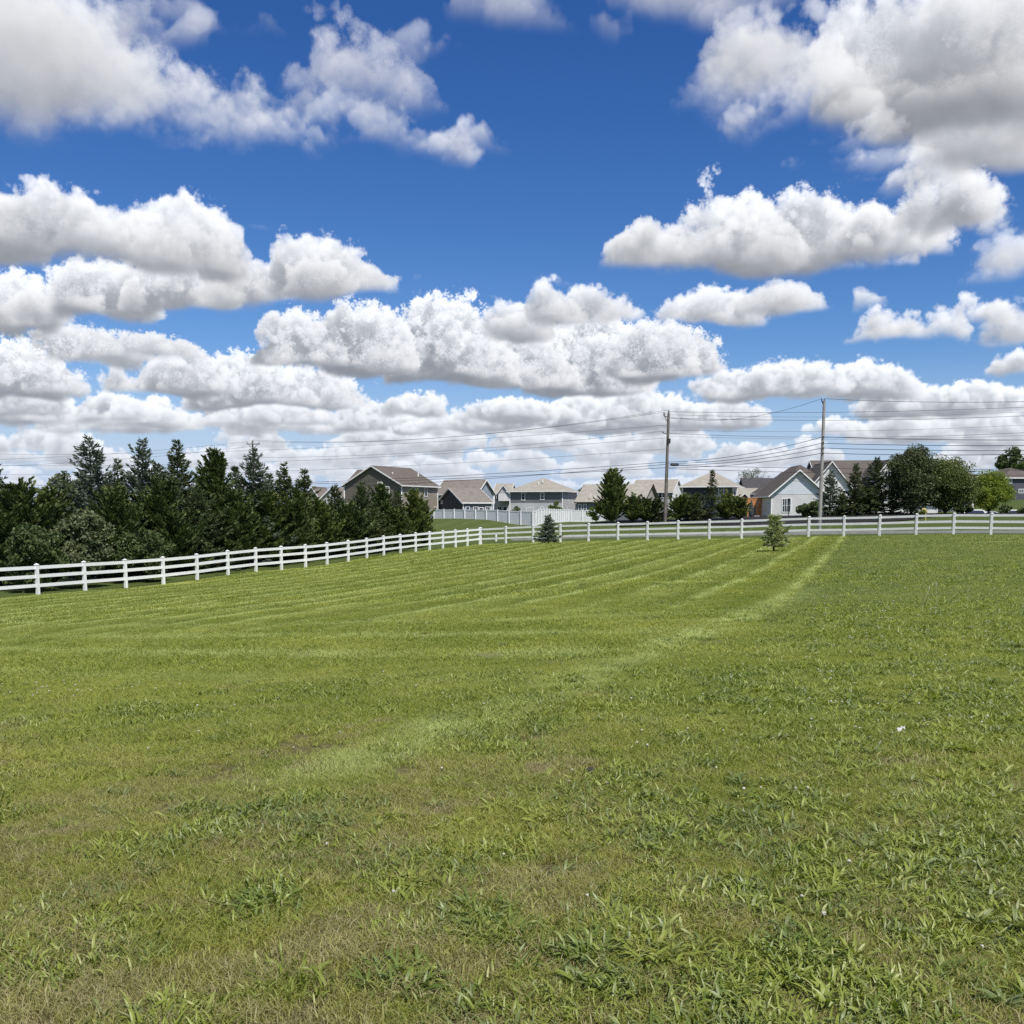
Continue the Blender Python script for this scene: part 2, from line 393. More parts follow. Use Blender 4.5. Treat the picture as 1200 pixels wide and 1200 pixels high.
# ------------------------------------------------------------------ materials
class NT:
    def __init__(s,name):
        s.m=bpy.data.materials.new(name); s.m.use_nodes=True; s.t=s.m.node_tree; s.t.nodes.clear()
        s.out=s.t.nodes.new('ShaderNodeOutputMaterial')
    def n(s,t,**k):
        x=s.t.nodes.new(t)
        for a,b in k.items(): setattr(x,a,b)
        return x
    def l(s,a,b): s.t.links.new(a,b)
    def math(s,op,a,b=None,c=None,clamp=False):
        n=s.n('ShaderNodeMath'); n.operation=op; n.use_clamp=clamp
        for i,v in enumerate((a,b,c)):
            if v is None: continue
            if isinstance(v,(int,float)): n.inputs[i].default_value=v
            else: s.l(v,n.inputs[i])
        return n.outputs[0]
    def mix(s,f,a,b,mode='MIX'):
        n=s.n('ShaderNodeMix'); n.data_type='RGBA'; n.blend_type=mode
        for sock,v in ((n.inputs['Factor'],f),(n.inputs[6],a),(n.inputs[7],b)):
            if isinstance(v,(int,float)): sock.default_value=v
            elif isinstance(v,tuple): sock.default_value=(*v,1) if len(v)==3 else v
            else: s.l(v,sock)
        return n.outputs[2]
    def pos(s):
        return s.n('ShaderNodeNewGeometry').outputs['Position']
    def obj(s): return s.n('ShaderNodeTexCoord').outputs['Object']
    def noise(s,vec,scale,detail=3,rough=.55,dist=0.):
        n=s.n('ShaderNodeTexNoise'); n.inputs['Scale'].default_value=scale; n.inputs['Detail'].default_value=detail
        n.inputs['Roughness'].default_value=rough; n.inputs['Distortion'].default_value=dist
        if vec is not None: s.l(vec,n.inputs['Vector'])
        return n.outputs[0]
    def ss(s,x,a,b,lo=0.,hi=1.):
        n=s.n('ShaderNodeMapRange'); n.interpolation_type='SMOOTHSTEP'; s.l(x,n.inputs[0])
        for i,v in enumerate((a,b,lo,hi)): n.inputs[i+1].default_value=v
        return n.outputs[0]
    def bump(s,h,strength,dist=.02):
        n=s.n('ShaderNodeBump'); n.inputs['Strength'].default_value=strength; n.inputs['Distance'].default_value=dist; s.l(h,n.inputs['Height']); return n.outputs[0]
    def pbr(s,col,rough=.6,normal=None,spec=.5,metal=0.):
        p=s.n('ShaderNodeBsdfPrincipled')
        for k,v in (('Base Color',col),('Roughness',rough),('Metallic',metal),('Specular IOR Level',spec)):
            if isinstance(v,tuple): p.inputs[k].default_value=(*v,1)
            elif isinstance(v,(int,float)): p.inputs[k].default_value=v
            else: s.l(v,p.inputs[k])
        if normal is not None: s.l(normal,p.inputs['Normal'])
        s.l(p.outputs[0],s.out.inputs[0]); return p
def plain(name,c,rough=.6,var=.12,scale=3.,spec=.4,bump=0.,metal=0.,c2=None):
    t=NT(name); v=t.obj(); n=t.noise(v,scale,4,.6)
    lo=tuple(x*(1-var) for x in c); hi=tuple(min(x*(1+var),1) for x in (c2 or c))
    col=t.mix(t.ss(n,.3,.7),lo,hi)
    nm=t.bump(t.noise(v,scale*6,3),bump) if bump else None
    t.pbr(col,rough,nm,spec,metal); return t.m
def siding(name,c,step=.2):
    """lapped boards: real shadow-line relief through bump, faint board-to-board tone"""
    t=NT(name); p=t.pos(); sep=t.n('ShaderNodeSeparateXYZ'); t.l(p,sep.inputs[0])
    fr=t.math('FRACT',t.math('DIVIDE',sep.outputs[2],step))
    n=t.noise(p,.5,3); n2=t.noise(p,6.,3)
    col=t.mix(t.ss(n,.3,.7),tuple(x*.93 for x in c),tuple(min(1,x*1.06) for x in c))
    col=t.mix(t.math('MULTIPLY',t.ss(n2,.45,.8),.25),col,tuple(x*.85 for x in c))
    t.pbr(col,.7,t.bump(fr,.12,.02),.3); return t.m
def shingle(name,c):
    t=NT(name); p=t.pos()
    n=t.noise(p,1.2,4,.6); n2=t.noise(p,9.,3,.7)
    sep=t.n('ShaderNodeSeparateXYZ'); t.l(p,sep.inputs[0]); fr=t.math('FRACT',t.math('DIVIDE',sep.outputs[2],.11))
    col=t.mix(t.ss(n,.3,.7),tuple(x*.86 for x in c),tuple(x*1.1 for x in c))
    col=t.mix(t.math('MULTIPLY',t.ss(n2,.4,.7),.12),col,tuple(x*.7 for x in c))
    t.pbr(col,.95,t.bump(n,.15,.03),.15); return t.m
def leafmat(name,cols,trans=.35,nscale=.6,rough=.55,tint=None):
    """foliage: two-sided leaf shading; tone varies by clump (noise), by leaf (attribute) and by plant"""
    t=NT(name); a=t.n('ShaderNodeAttribute',attribute_name='rnd').outputs['Fac']
    v=t.pos(); n=t.noise(v,nscale,3,.6)
    oi=t.n('ShaderNodeObjectInfo').outputs['Random']
    f=t.math('ADD',t.math('MULTIPLY',t.ss(n,.3,.7),.55),t.math('MULTIPLY',a,.45))
    col=t.mix(f,cols[0],cols[1])
    if len(cols)>2: col=t.mix(t.math('MULTIPLY',t.ss(a,.75,1.),.8),col,cols[2])
    br=t.n('ShaderNodeBrightContrast'); col2=t.mix(t.math('MULTIPLY',oi,.35),col,t.mix(1.,col,(1.25,1.1,.75),'MULTIPLY'))
    d=t.n('ShaderNodeBsdfPrincipled'); t.l(col2,d.inputs['Base Color']); d.inputs['Roughness'].default_value=rough; d.inputs['Specular IOR Level'].default_value=.25
    tr=t.n('ShaderNodeBsdfTranslucent'); t.l(t.mix(1.,col2,(1.0,1.15,.60),'MULTIPLY'),tr.inputs[0])
    mx=t.n('ShaderNodeMixShader'); mx.inputs[0].default_value=trans; t.l(d.outputs[0],mx.inputs[1]); t.l(tr.outputs[0],mx.inputs[2])
    t.l(mx.outputs[0],t.out.inputs[0]); return t.m

# ------------------------------------------------------------------ terrain
def P3(u,v,Y): p=at(u,v,Y); return (p.x,p.y,p.z)
CORNER=P3(562,638.5,84.5)
LEFT_END=P3(37,698.3,45.0)
CTRL=[(0,0,0),(0,3,0),(-4,3,-.03),(4,3,.02),(0,8,-.1),(6,8,0),(-6,8,-.3),(-12,10,-.7),(12,12,.05),
      (0,20,-.42),(10,20,-.1),(-10,20,-1.0),(-20,20,-1.6),(22,25,.05),(5,40,-.72),(18,42,-.18),(-8,42,-1.5),(-30,42,-2.5),(36,45,.05),(-15,0,-.6),(15,-5,0),(0,-25,0),(-40,10,-2.2),(45,10,.2),(-30,-30,-1),(40,-30,.2),
      P3(39,698.3,45),P3(143.5,690,49.3),P3(228,681.7,53.4),P3(297.8,672,57.5),P3(382,663,64),P3(468.6,649.6,72.4),CORNER,
      P3(593,637,83.7),P3(657,635.3,81),P3(724.7,633.7,78.6),P3(795,632.4,76),P3(870,631.3,73.5),P3(948.7,629.3,71),P3(1032,628.2,69),P3(1075,627.3,67.2),P3(1163,627,65.3),(38,62,.0),
      P3(908,646.5,50),
      # the road behind the fence
      P3(700,628.6,91),P3(1100,624.3,76),P3(600,631,97),P3(880,626.4,84),
      P3(850,621,97),P3(1150,618.5,88),
      # mound and berm
      P3(624,625,100),P3(624,621,111),P3(600,614,112),P3(652,614,128),P3(505,609,108),P3(575,610,110),P3(624,617.5,122),P3(668,611.5,160),P3(700,611,112),P3(760,611,110),P3(840,609,110),P3(900,606,110),P3(1000,603.5,109),P3(1100,602.2,109),P3(1200,602,109),P3(1290,602,109),
      (-22,110,.3),(-40,105,-.8),(-45,75,-2.4),(-60,60,-2.9),(-25,62,-2.35),(-12,92,-1.2),(-18,80,-1.9),
      (-12,150,-.45),(2.5,125,-.5),(-30,150,-.5),(-60,130,-.9),(15,165,-.4),(40,140,-.3),(70,140,-.2),(100,120,0),(60,90,.1),(60,60,.1),(80,30,.3),
      (-60,200,-.6),(0,200,-.6),(50,200,-.3),(90,230,2.6),(83,185,2.2),(76,175,1.0),(110,200,4.),(140,260,3.),(-100,260,-.6),(0,300,-.6),(100,400,.0),(-200,400,0),(0,600,0),(300,500,0),(-300,100,-2),(250,100,1),(-150,0,-3),(150,-20,1),(0,-150,0),(-400,-200,-1),(400,-200,0),(0,1200,0),(800,900,0),(-800,900,0)]
_C=np.array([tuple(c) for c in CTRL],float)
def _phi(r): return np.where(r>0,r,0.)              # linear radial basis: no overshoot
def _fit():
    X=_C[:,:2]; d=np.hypot(X[:,None,0]-X[None,:,0],X[:,None,1]-X[None,:,1])
    A=np.sqrt(d*d+4.)+np.eye(len(X))*(-.12)
    return np.linalg.solve(A,_C[:,2])
_W=_fit()
def hgt(x,y):
    x=np.asarray(x,float); y=np.asarray(y,float); s=x.shape; x=x.ravel(); y=y.ravel(); out=np.empty(len(x))
    for i in range(0,len(x),20000):
        d=np.hypot(x[i:i+20000,None]-_C[None,:,0],y[i:i+20000,None]-_C[None,:,1])
        out[i:i+20000]=np.sqrt(d*d+4.)@_W
    # gentle unevenness of the lawn
    out+=.012*np.sin(x*1.7+1.3*np.sin(y*.9))*np.cos(y*1.3+.6*np.sin(x*1.1))
    return out.reshape(s)
def H(x,y): return float(hgt([x],[y])[0])
def ground(x,y,dz=0.): return Vector((x,y,H(x,y)+dz))
def build_ground():
    def axis(lims):
        out=[]
        for a,b,st in lims: out+=list(np.arange(a,b,st))
        return np.array(out)
    ys=axis([(-300,-30,30),(-30,0,3),(0,14,.12),(14,40,.4),(40,130,.9),(130,320,5),(320,1200,60),(1200,9001,600)])
    xr=axis([(0,8,.14),(8,50,.8),(50,130,3),(130,400,25),(400,4001,400)])
    xs=np.concatenate([-xr[::-1][:-1],xr])
    X,Y=np.meshgrid(xs,ys); Z=hgt(X,Y)
    far=np.clip((np.hypot(X,Y)-500)/700,0,1); Z=Z*(1-far)-.6*far
    V=np.stack([X,Y,Z],-1).reshape(-1,3); n=len(xs)
    i,j=np.meshgrid(np.arange(len(ys)-1),np.arange(n-1),indexing='ij'); q=(i*n+j).ravel()
    Fq=np.stack([q,q+1,q+n+1,q+n],-1)
    me=fast_mesh('ground',V,Fq,mat=M_GROUND,smooth=True)
    o=bpy.data.objects.new('ground',me); link(o); tag(o,kind='structure'); return o
# stripe factor shared by the ground and the blades: position -> mown lines, clippings plus the sheen of leaning blades painted as colour
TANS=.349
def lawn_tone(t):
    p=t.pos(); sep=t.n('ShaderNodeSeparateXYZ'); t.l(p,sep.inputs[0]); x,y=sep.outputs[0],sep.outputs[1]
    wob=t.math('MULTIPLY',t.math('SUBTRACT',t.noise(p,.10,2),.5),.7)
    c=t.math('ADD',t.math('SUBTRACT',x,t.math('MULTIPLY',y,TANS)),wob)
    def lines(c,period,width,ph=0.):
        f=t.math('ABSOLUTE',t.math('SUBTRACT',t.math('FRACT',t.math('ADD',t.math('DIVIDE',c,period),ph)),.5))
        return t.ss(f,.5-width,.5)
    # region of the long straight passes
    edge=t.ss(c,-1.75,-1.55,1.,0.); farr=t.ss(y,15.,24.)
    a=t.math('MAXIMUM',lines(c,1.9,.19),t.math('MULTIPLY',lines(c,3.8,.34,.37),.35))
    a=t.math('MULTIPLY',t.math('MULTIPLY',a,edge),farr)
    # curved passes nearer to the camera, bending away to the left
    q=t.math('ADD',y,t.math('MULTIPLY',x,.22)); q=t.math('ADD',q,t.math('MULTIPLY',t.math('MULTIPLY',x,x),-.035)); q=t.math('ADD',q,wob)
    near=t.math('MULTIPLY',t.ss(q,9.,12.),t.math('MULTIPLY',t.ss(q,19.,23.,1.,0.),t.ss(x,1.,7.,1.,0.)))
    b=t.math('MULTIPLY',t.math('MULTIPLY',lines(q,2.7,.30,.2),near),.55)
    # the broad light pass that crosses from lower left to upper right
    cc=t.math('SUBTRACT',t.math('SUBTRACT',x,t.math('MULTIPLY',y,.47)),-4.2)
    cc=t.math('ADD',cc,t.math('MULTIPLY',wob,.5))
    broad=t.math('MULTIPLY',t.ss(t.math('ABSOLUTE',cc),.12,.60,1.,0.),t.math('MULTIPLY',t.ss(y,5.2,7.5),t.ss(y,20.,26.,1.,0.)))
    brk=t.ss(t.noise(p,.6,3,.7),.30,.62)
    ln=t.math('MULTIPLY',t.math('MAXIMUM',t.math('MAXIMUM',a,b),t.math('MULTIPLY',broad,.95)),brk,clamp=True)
    # alternate passes a shade darker: shading of the blade lean, painted in
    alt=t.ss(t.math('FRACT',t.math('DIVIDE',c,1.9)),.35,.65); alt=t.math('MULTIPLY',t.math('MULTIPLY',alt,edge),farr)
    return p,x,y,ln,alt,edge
def lawn_colour(t,straw_bias=0.,k=1.):
    p,x,y,ln,alt,edge=lawn_tone(t)
    G1=(.157*k,.185*k,.033*k); G2=(.220*k,.235*k,.055*k); G3=(.092*k,.130*k,.024*k); ST=(.27*k,.24*k,.115*k); BR=(.185*k,.175*k,.080*k)
    n1=t.noise(p,.35,4,.6); n2=t.noise(p,1.7,4,.65); n3=t.noise(p,5.5,3,.6)
    col=t.mix(t.ss(n1,.32,.68),G1,G2)
    col=t.mix(t.math('MULTIPLY',t.ss(n2,.5,.75),.55),col,G3)
    # dry, thatchy ground close to the camera, mostly left and centre
    dry=t.math('MULTIPLY',t.ss(y,9.5,3.2),t.ss(t.noise(p,1.1,4,.7,.4),.40,.60))
    dry=t.math('MULTIPLY',dry,t.ss(x,3.2,.2,.45,1.))
    col=t.mix(t.math('MULTIPLY',dry,.55),col,t.mix(t.ss(n3,.35,.65),BR,ST))
    bare=t.math('MULTIPLY',t.ss(y,13.,6.),t.ss(t.noise(p,1.25,4,.7,.5),.56,.68))
    col=t.mix(t.math('MULTIPLY',bare,.75),col,(.235*k,.195*k,.125*k))
    col=t.mix(t.ss(y,9.,4.),col,t.mix(1.,col,(1.04,.98,1.10),'MULTIPLY'))
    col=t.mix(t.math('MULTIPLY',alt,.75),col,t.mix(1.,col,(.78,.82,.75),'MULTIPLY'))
    col=t.mix(t.math('MULTIPLY',ln,.85),col,(.335*k,.365*k,.165*k))  # pale lines: clippings, and light off leaning blades painted into the colour
    rgh=t.math('MULTIPLY',t.math('MULTIPLY',t.math('SUBTRACT',1.,edge),t.ss(y,11.,22.)),t.ss(t.noise(p,1.1,4,.75),.25,.6))
    col=t.mix(t.math('MULTIPLY',rgh,.6),col,(.125*k,.155*k,.066*k))
    # beyond the fences the grass is an unmown darker green
    rough_=t.math('MAXIMUM',t.ss(t.math('ADD',y,t.math('MULTIPLY',x,.6)),83.5,85.5),t.ss(t.math('SUBTRACT',y,t.math('MULTIPLY',x,2.18)),91.,93.))
    col=t.mix(t.math('MULTIPLY',rough_,.85),col,t.mix(n2,(.026*k,.042*k,.012*k),(.044*k,.064*k,.020*k)))
    return col,p,n3,dry
def ground_material():
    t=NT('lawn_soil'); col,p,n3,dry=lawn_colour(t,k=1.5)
    sep=t.n('ShaderNodeSeparateXYZ'); t.l(p,sep.inputs[0])
    nearf=t.ss(sep.outputs[1],22.,8.)
    # between the blades near the camera one sees soil and thatch
    soil=t.mix(t.ss(t.noise(p,14.,4,.7),.35,.65),(.060,.048,.030),(.17,.145,.085))
    col=t.mix(t.math('MULTIPLY',nearf,.75),col,soil)
    fine=t.noise(p,22.,4,.75); tex=t.noise(p,3.2,5,.8)
    col=t.mix(t.math('MULTIPLY',t.ss(fine,.45,.75),.4),col,t.mix(1.,col,(.55,.6,.5),'MULTIPLY'))
    t.pbr(col,.9,t.bump(t.math('ADD',fine,t.math('MULTIPLY',tex,2.)),.8,.06),.1); return t.m
M_GROUND=ground_material()
GROUND=build_ground()
def blade_material():
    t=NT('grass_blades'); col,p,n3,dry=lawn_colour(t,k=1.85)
    a=t.n('ShaderNodeAttribute',attribute_name='rnd').outputs['Fac']
    col=t.mix(t.math('MULTIPLY',t.ss(a,.0,.5,1.,0.),.7),col,t.mix(1.,col,(.52,.62,.48),'MULTIPLY'))
    # dead blades: more of them where it is dry
    th=t.math('SUBTRACT',.95,t.math('MULTIPLY',dry,.33))
    dead=t.math('GREATER_THAN',a,th)
    col=t.mix(t.math('MULTIPLY',dead,.85),col,(.42,.37,.22))
    d=t.n('ShaderNodeBsdfPrincipled'); t.l(col,d.inputs['Base Color']); d.inputs['Roughness'].default_value=.5; d.inputs['Specular IOR Level'].default_value=.35
    tr=t.n('ShaderNodeBsdfTranslucent'); t.l(t.mix(1.,col,(1.2,1.25,.55),'MULTIPLY'),tr.inputs[0])
    mx=t.n('ShaderNodeMixShader'); mx.inputs[0].default_value=.40; t.l(d.outputs[0],mx.inputs[1]); t.l(tr.outputs[0],mx.inputs[2]); t.l(mx.outputs[0],t.out.inputs[0]); return t.m
M_BLADE=blade_material()
def grass_patch(seed,size,n,h0,h1,w,lean=.6,curl=.5):
    """a square patch of single blades: each a tapered, bent strip of 5 vertices"""
    r=np.random.default_rng(seed)
    x=(r.random(n)-.5)*size; y=(r.random(n)-.5)*size
    h=h0+(h1-h0)*r.random(n)**1.6; th=r.random(n)*2*np.pi
    le=lean*r.random(n)**.8; dx=np.cos(th)*le; dy=np.sin(th)*le
    fa=r.random(n)*2*np.pi; wx=np.cos(fa)*w*(.6+.8*r.random(n)); wy=np.sin(fa)*w*(.6+.8*r.random(n))
    cz=1-curl*r.random(n)*.6
    V=np.zeros((n,5,3),np.float32)
    V[:,0]=np.stack([x-wx/2,y-wy/2,-.008+0*x],-1); V[:,1]=np.stack([x+wx/2,y+wy/2,-.008+0*x],-1)
    mx,my=x+dx*h*.45,y+dy*h*.45
    V[:,2]=np.stack([mx+wx*.42,my+wy*.42,h*.55],-1); V[:,3]=np.stack([mx-wx*.42,my-wy*.42,h*.55],-1)
    V[:,4]=np.stack([x+dx*h*1.3,y+dy*h*1.3,h*cz],-1)
    b=np.arange(n)[:,None]*5
    return fast_mesh('grass_patch',V.reshape(-1,3),b+np.array([[0,1,2,3]]),b+np.array([[3,2,4]]),mat=M_BLADE,attr={'rnd':np.repeat(r.random(n),5)})
def scatter(name,P,rz,sc,pick,sources,kind='stuff',label=None,cat=None,tilt=True):
    """one object: instances of the source meshes on explicit points"""
    n=len(P); me=bpy.data.meshes.new(name); me.vertices.add(n); me.vertices.foreach_set('co',np.asarray(P,np.float32).ravel())
    rot=np.zeros((n,3),np.float32)
    if tilt:
        e=.5; zx=(hgt(P[:,0]+e,P[:,1])-hgt(P[:,0]-e,P[:,1]))/(2*e); zy=(hgt(P[:,0],P[:,1]+e)-hgt(P[:,0],P[:,1]-e))/(2*e)
        c,s=np.cos(rz),np.sin(rz)        # slope seen in the turned frame (XYZ euler: x, y then z)
        lx=c*zx+s*zy; ly=-s*zx+c*zy
        rot[:,0]=np.arctan(ly); rot[:,1]=-np.arctan(lx)
    rot[:,2]=rz
    a=me.attributes.new('rot','FLOAT_VECTOR','POINT'); a.data.foreach_set('vector',rot.ravel())
    a=me.attributes.new('scl','FLOAT','POINT'); a.data.foreach_set('value',np.asarray(sc,np.float32))
    a=me.attributes.new('pick','INT','POINT'); a.data.foreach_set('value',np.asarray(pick,np.int32))
    o=bpy.data.objects.new(name,me); link(o); tag(o,label,cat,kind=kind)
    c=bpy.data.collections.new(name+'_sources')
    for i,m in enumerate(sources):
        so=bpy.data.objects.new('%s_source_%02d'%(name,i),m); c.objects.link(so)
    g=bpy.data.node_groups.new(name,'GeometryNodeTree')
    g.interface.new_socket('Geometry',in_out='INPUT',socket_type='NodeSocketGeometry'); g.interface.new_socket('Geometry',in_out='OUTPUT',socket_type='NodeSocketGeometry')
    N=g.nodes.new; K=g.links.new
    gi=N('NodeGroupInput'); go=N('NodeGroupOutput'); ci=N('GeometryNodeCollectionInfo'); ci.inputs['Collection'].default_value=c; ci.inputs['Separate Children'].default_value=True; ci.inputs['Reset Children'].default_value=True
    ip=N('GeometryNodeInstanceOnPoints'); ip.inputs['Pick Instance'].default_value=True
    def attr(nm,dt):
        q=N('GeometryNodeInputNamedAttribute'); q.data_type=dt; q.inputs[0].default_value=nm; return q.outputs[0]
    er=N('FunctionNodeEulerToRotation'); K(attr('rot','FLOAT_VECTOR'),er.inputs[0])
    mp=N('GeometryNodeMeshToPoints'); K(gi.outputs[0],mp.inputs[0])
    K(mp.outputs[0],ip.inputs['Points']); K(ci.outputs[0],ip.inputs['Instance']); K(er.outputs[0],ip.inputs['Rotation']); K(attr('scl','FLOAT'),ip.inputs['Scale']); K(attr('pick','INT'),ip.inputs['Instance Index'])
    K(ip.outputs[0],go.inputs[0])
    md=o.modifiers.new('scatter','NODES'); md.node_group=g
    return o
def trapezoid(r,y0,y1,density,margin=.8,k=.56):
    """random points of the visible wedge of ground"""
    A=.5*(y1**2-y0**2)*2*k+2*margin*(y1-y0); n=int(A*density)
    y=np.sqrt(y0*y0+(y1*y1-y0*y0)*r.random(n*2)); x=(r.random(n*2)*2-1)*(k*y1+margin)
    ok=np.abs(x)<k*y+margin; x=x[ok][:n]; y=y[ok][:n]
    return x,y
def inside_lawn(x,y,pad=.0):
    a=(y+x*.598)<(CORNER[1]+CORNER[0]*.598)-.6+pad        # near side of the far fence
    b=(y-x*2.18)<(CORNER[1]-CORNER[0]*2.18)-1.2+pad       # right of the left fence
    return a&b
def vnoise(x,y,s,seed=0):
    """cheap smooth 2-D noise for placing plants"""
    r=np.random.default_rng(seed); g=r.random((64,64)); x=x*s+7.3; y=y*s+3.1
    i=np.floor(x).astype(int); j=np.floor(y).astype(int); a=x-i; b=y-j; a=a*a*(3-2*a); b=b*b*(3-2*b)
    G=lambda p,q: g[p%64,q%64]
    return (G(i,j)*(1-a)+G(i+1,j)*a)*(1-b)+(G(i,j+1)*(1-a)+G(i+1,j+1)*a)*b
def build_grass():
    r=np.random.default_rng(21)
    srcs=[]; P=[]; S=[]; Z=[]; PK=[]
    def zone(y0,y1,dens,patches,smin,smax,margin=.8,k=.56):
        base=len(srcs); srcs.extend(patches)
        x,y=trapezoid(r,y0,y1,dens,margin,k); ok=inside_lawn(x,y); x,y=x[ok],y[ok]
        hn=.62+.5*vnoise(x,y,.7,4)+.42*vnoise(x,y,3.1,5)
        P.append(np.stack([x,y,hgt(x,y)],-1)); S.append((smin+(smax-smin)*r.random(len(x)))*hn); Z.append(r.random(len(x))*6.283); PK.append(base+r.integers(0,len(patches),len(x)))
    zone(2.3,6.2,80,[grass_patch(i,.22,400,.015,.046,.0029,1.5) for i in range(5)],.85,1.25)
    zone(6.2,12.,34,[grass_patch(20+i,.34,560,.018,.050,.0036,1.4) for i in range(4)],.9,1.25)
    zone(12.,26.,7,[grass_patch(40+i,.8,1300,.022,.055,.0065,1.2) for i in range(4)],.9,1.2)
    zone(26.,48.,1.5,[grass_patch(60+i,1.8,1600,.03,.06,.017,.9) for i in range(3)],.9,1.15)
    zone(48.,90.,.5,[grass_patch(80+i,3.0,2000,.03,.06,.030,.9) for i in range(3)],.9,1.1)
    P=np.concatenate(P); S=np.concatenate(S); Z=np.concatenate(Z); PK=np.concatenate(PK)
    scatter('lawn_grass',P,Z,S,PK,srcs,label='mown green lawn grass with dry patches and mower lines',cat='grass')
build_grass()

# ------------------------------------------------------------------ materials of the built things
def vinyl():
    t=NT('white_vinyl'); v=t.obj(); sep=t.n('ShaderNodeSeparateXYZ'); t.l(v,sep.inputs[0]); g=t.pos()
    col=t.mix(t.ss(t.noise(g,.8,4,.6),.3,.7),(.76,.77,.79),(.83,.84,.86))
    st=t.math('MULTIPLY',t.ss(t.noise(g,7.,4,.7),.42,.72),.32); col=t.mix(st,col,(.62,.63,.58))
    t.pbr(col,.45,None,.4); return t.m
M_VINYL=vinyl()
M_ROAD=plain('pale_asphalt',(.24,.24,.25),.9,.15,.8)
M_KERB=plain('concrete',(.42,.41,.39),.9,.1,2.)
M_MULCH=plain('dark_mulch',(.012,.010,.009),.95,.5,8.)
M_WHITE=plain('white_trim_paint',(.78,.78,.78),.5,.04)
M_GLASS=plain('window_glass',(.035,.045,.06),.08,.2,.5,spec=.8)
M_DARK=plain('black_shutter',(.02,.02,.023),.6)
M_BARK=plain('bark',(.085,.065,.05),.95,.35,6.)
M_POLE=plain('weathered_pole_wood',(.17,.15,.135),.9,.25,1.5)
M_POLE2=plain('pale_grey_pole_wood',(.30,.29,.275),.85,.18,1.5)
M_METAL=plain('dark_metal',(.05,.05,.055),.5,.1,metal=.6)
M_WIRE=plain('wire_sheath',(.03,.03,.035),.6)
M_INSUL=plain('grey_insulator',(.18,.18,.19),.35)

# ------------------------------------------------------------------ road, mulch
ROAD_DIR=Vector((.859,-.512,0)); ROAD_N=Vector((.512,.859,0))
def road_pt(s,off): 
    b=Vector((CORNER[0],CORNER[1],0)); return b+ROAD_DIR*s+ROAD_N*off
def strip(name,offs,s0,s1,dz,mat,step=1.5,thick=0):
    nu=int((s1-s0)/step)+1; V=[]
    for i in range(nu):
        s=s0+(s1-s0)*i/(nu-1)
        for o in offs:
            p=road_pt(s,o+1.6*math.exp(-((s+10)/18)**2)*0); V.append((p.x,p.y,0))
    V=np.array(V); V[:,2]=hgt(V[:,0],V[:,1])+dz; k=len(offs)
    Q=[(i*k+j,i*k+j+1,(i+1)*k+j+1,(i+1)*k+j) for i in range(nu-1) for j in range(k-1)]
    o=bpy.data.objects.new(name,fast_mesh(name,V,Q,mat=mat,smooth=True)); return link(o)
tag(strip('road',[8.7,9.3,9.9,10.5,11.1],-2,140,.05,M_ROAD),kind='structure')
def kerb(off):
    nu=100; m=WB()
    for i in range(nu):
        a=road_pt(-2+142*i/nu,off); b=road_pt(-2+142*(i+1)/nu,off)
        za,zb=H(a.x,a.y),H(b.x,b.y); w=ROAD_N*.09
        base=[(a-w),(b-w),(b+w),(a+w)]; zz=[za,zb,zb,za]
        m.prism([(p.x,p.y,z-.1) for p,z in zip(base,zz)],[(p.x,p.y,z+.14) for p,z in zip(base,zz)])
    return m
kerb(8.5).build('kerb',M_KERB)['kind']='structure'; kerb(11.3).build('kerb',M_KERB)['kind']='structure'
def patch_px(name,pts,dz,mat,nx=40,ny=5):
    """ground-hugging sheet between two pixel-column/distance lines: pts = [(u,Ynear,Yfar),...]"""
    V=[];k=ny+1
    us=np.linspace(0,len(pts)-1,nx+1)
    for t in us:
        i=min(int(t),len(pts)-2); f=t-i; a=[pts[i][c]*(1-f)+pts[i+1][c]*f for c in range(3)]
        for j in range(k):
            Y=a[1]+(a[2]-a[1])*j/ny; X=atz(a[0],Y); V.append((X,Y,0))
    V=np.array(V); V[:,2]=hgt(V[:,0],V[:,1])+dz
    Q=[(i*k+j,i*k+j+1,(i+1)*k+j+1,(i+1)*k+j) for i in range(nx) for j in range(ny)]
    o=bpy.data.objects.new(name,fast_mesh(name,V,Q,mat=mat,smooth=True)); return link(o)
tag(patch_px('mulch_bed',[(722,104,112),(800,104,113),(900,99,114),(1000,97,115),(1060,98,115),(1100,103,115),(1290,103,115)],.07,M_MULCH,90,8),kind='structure')

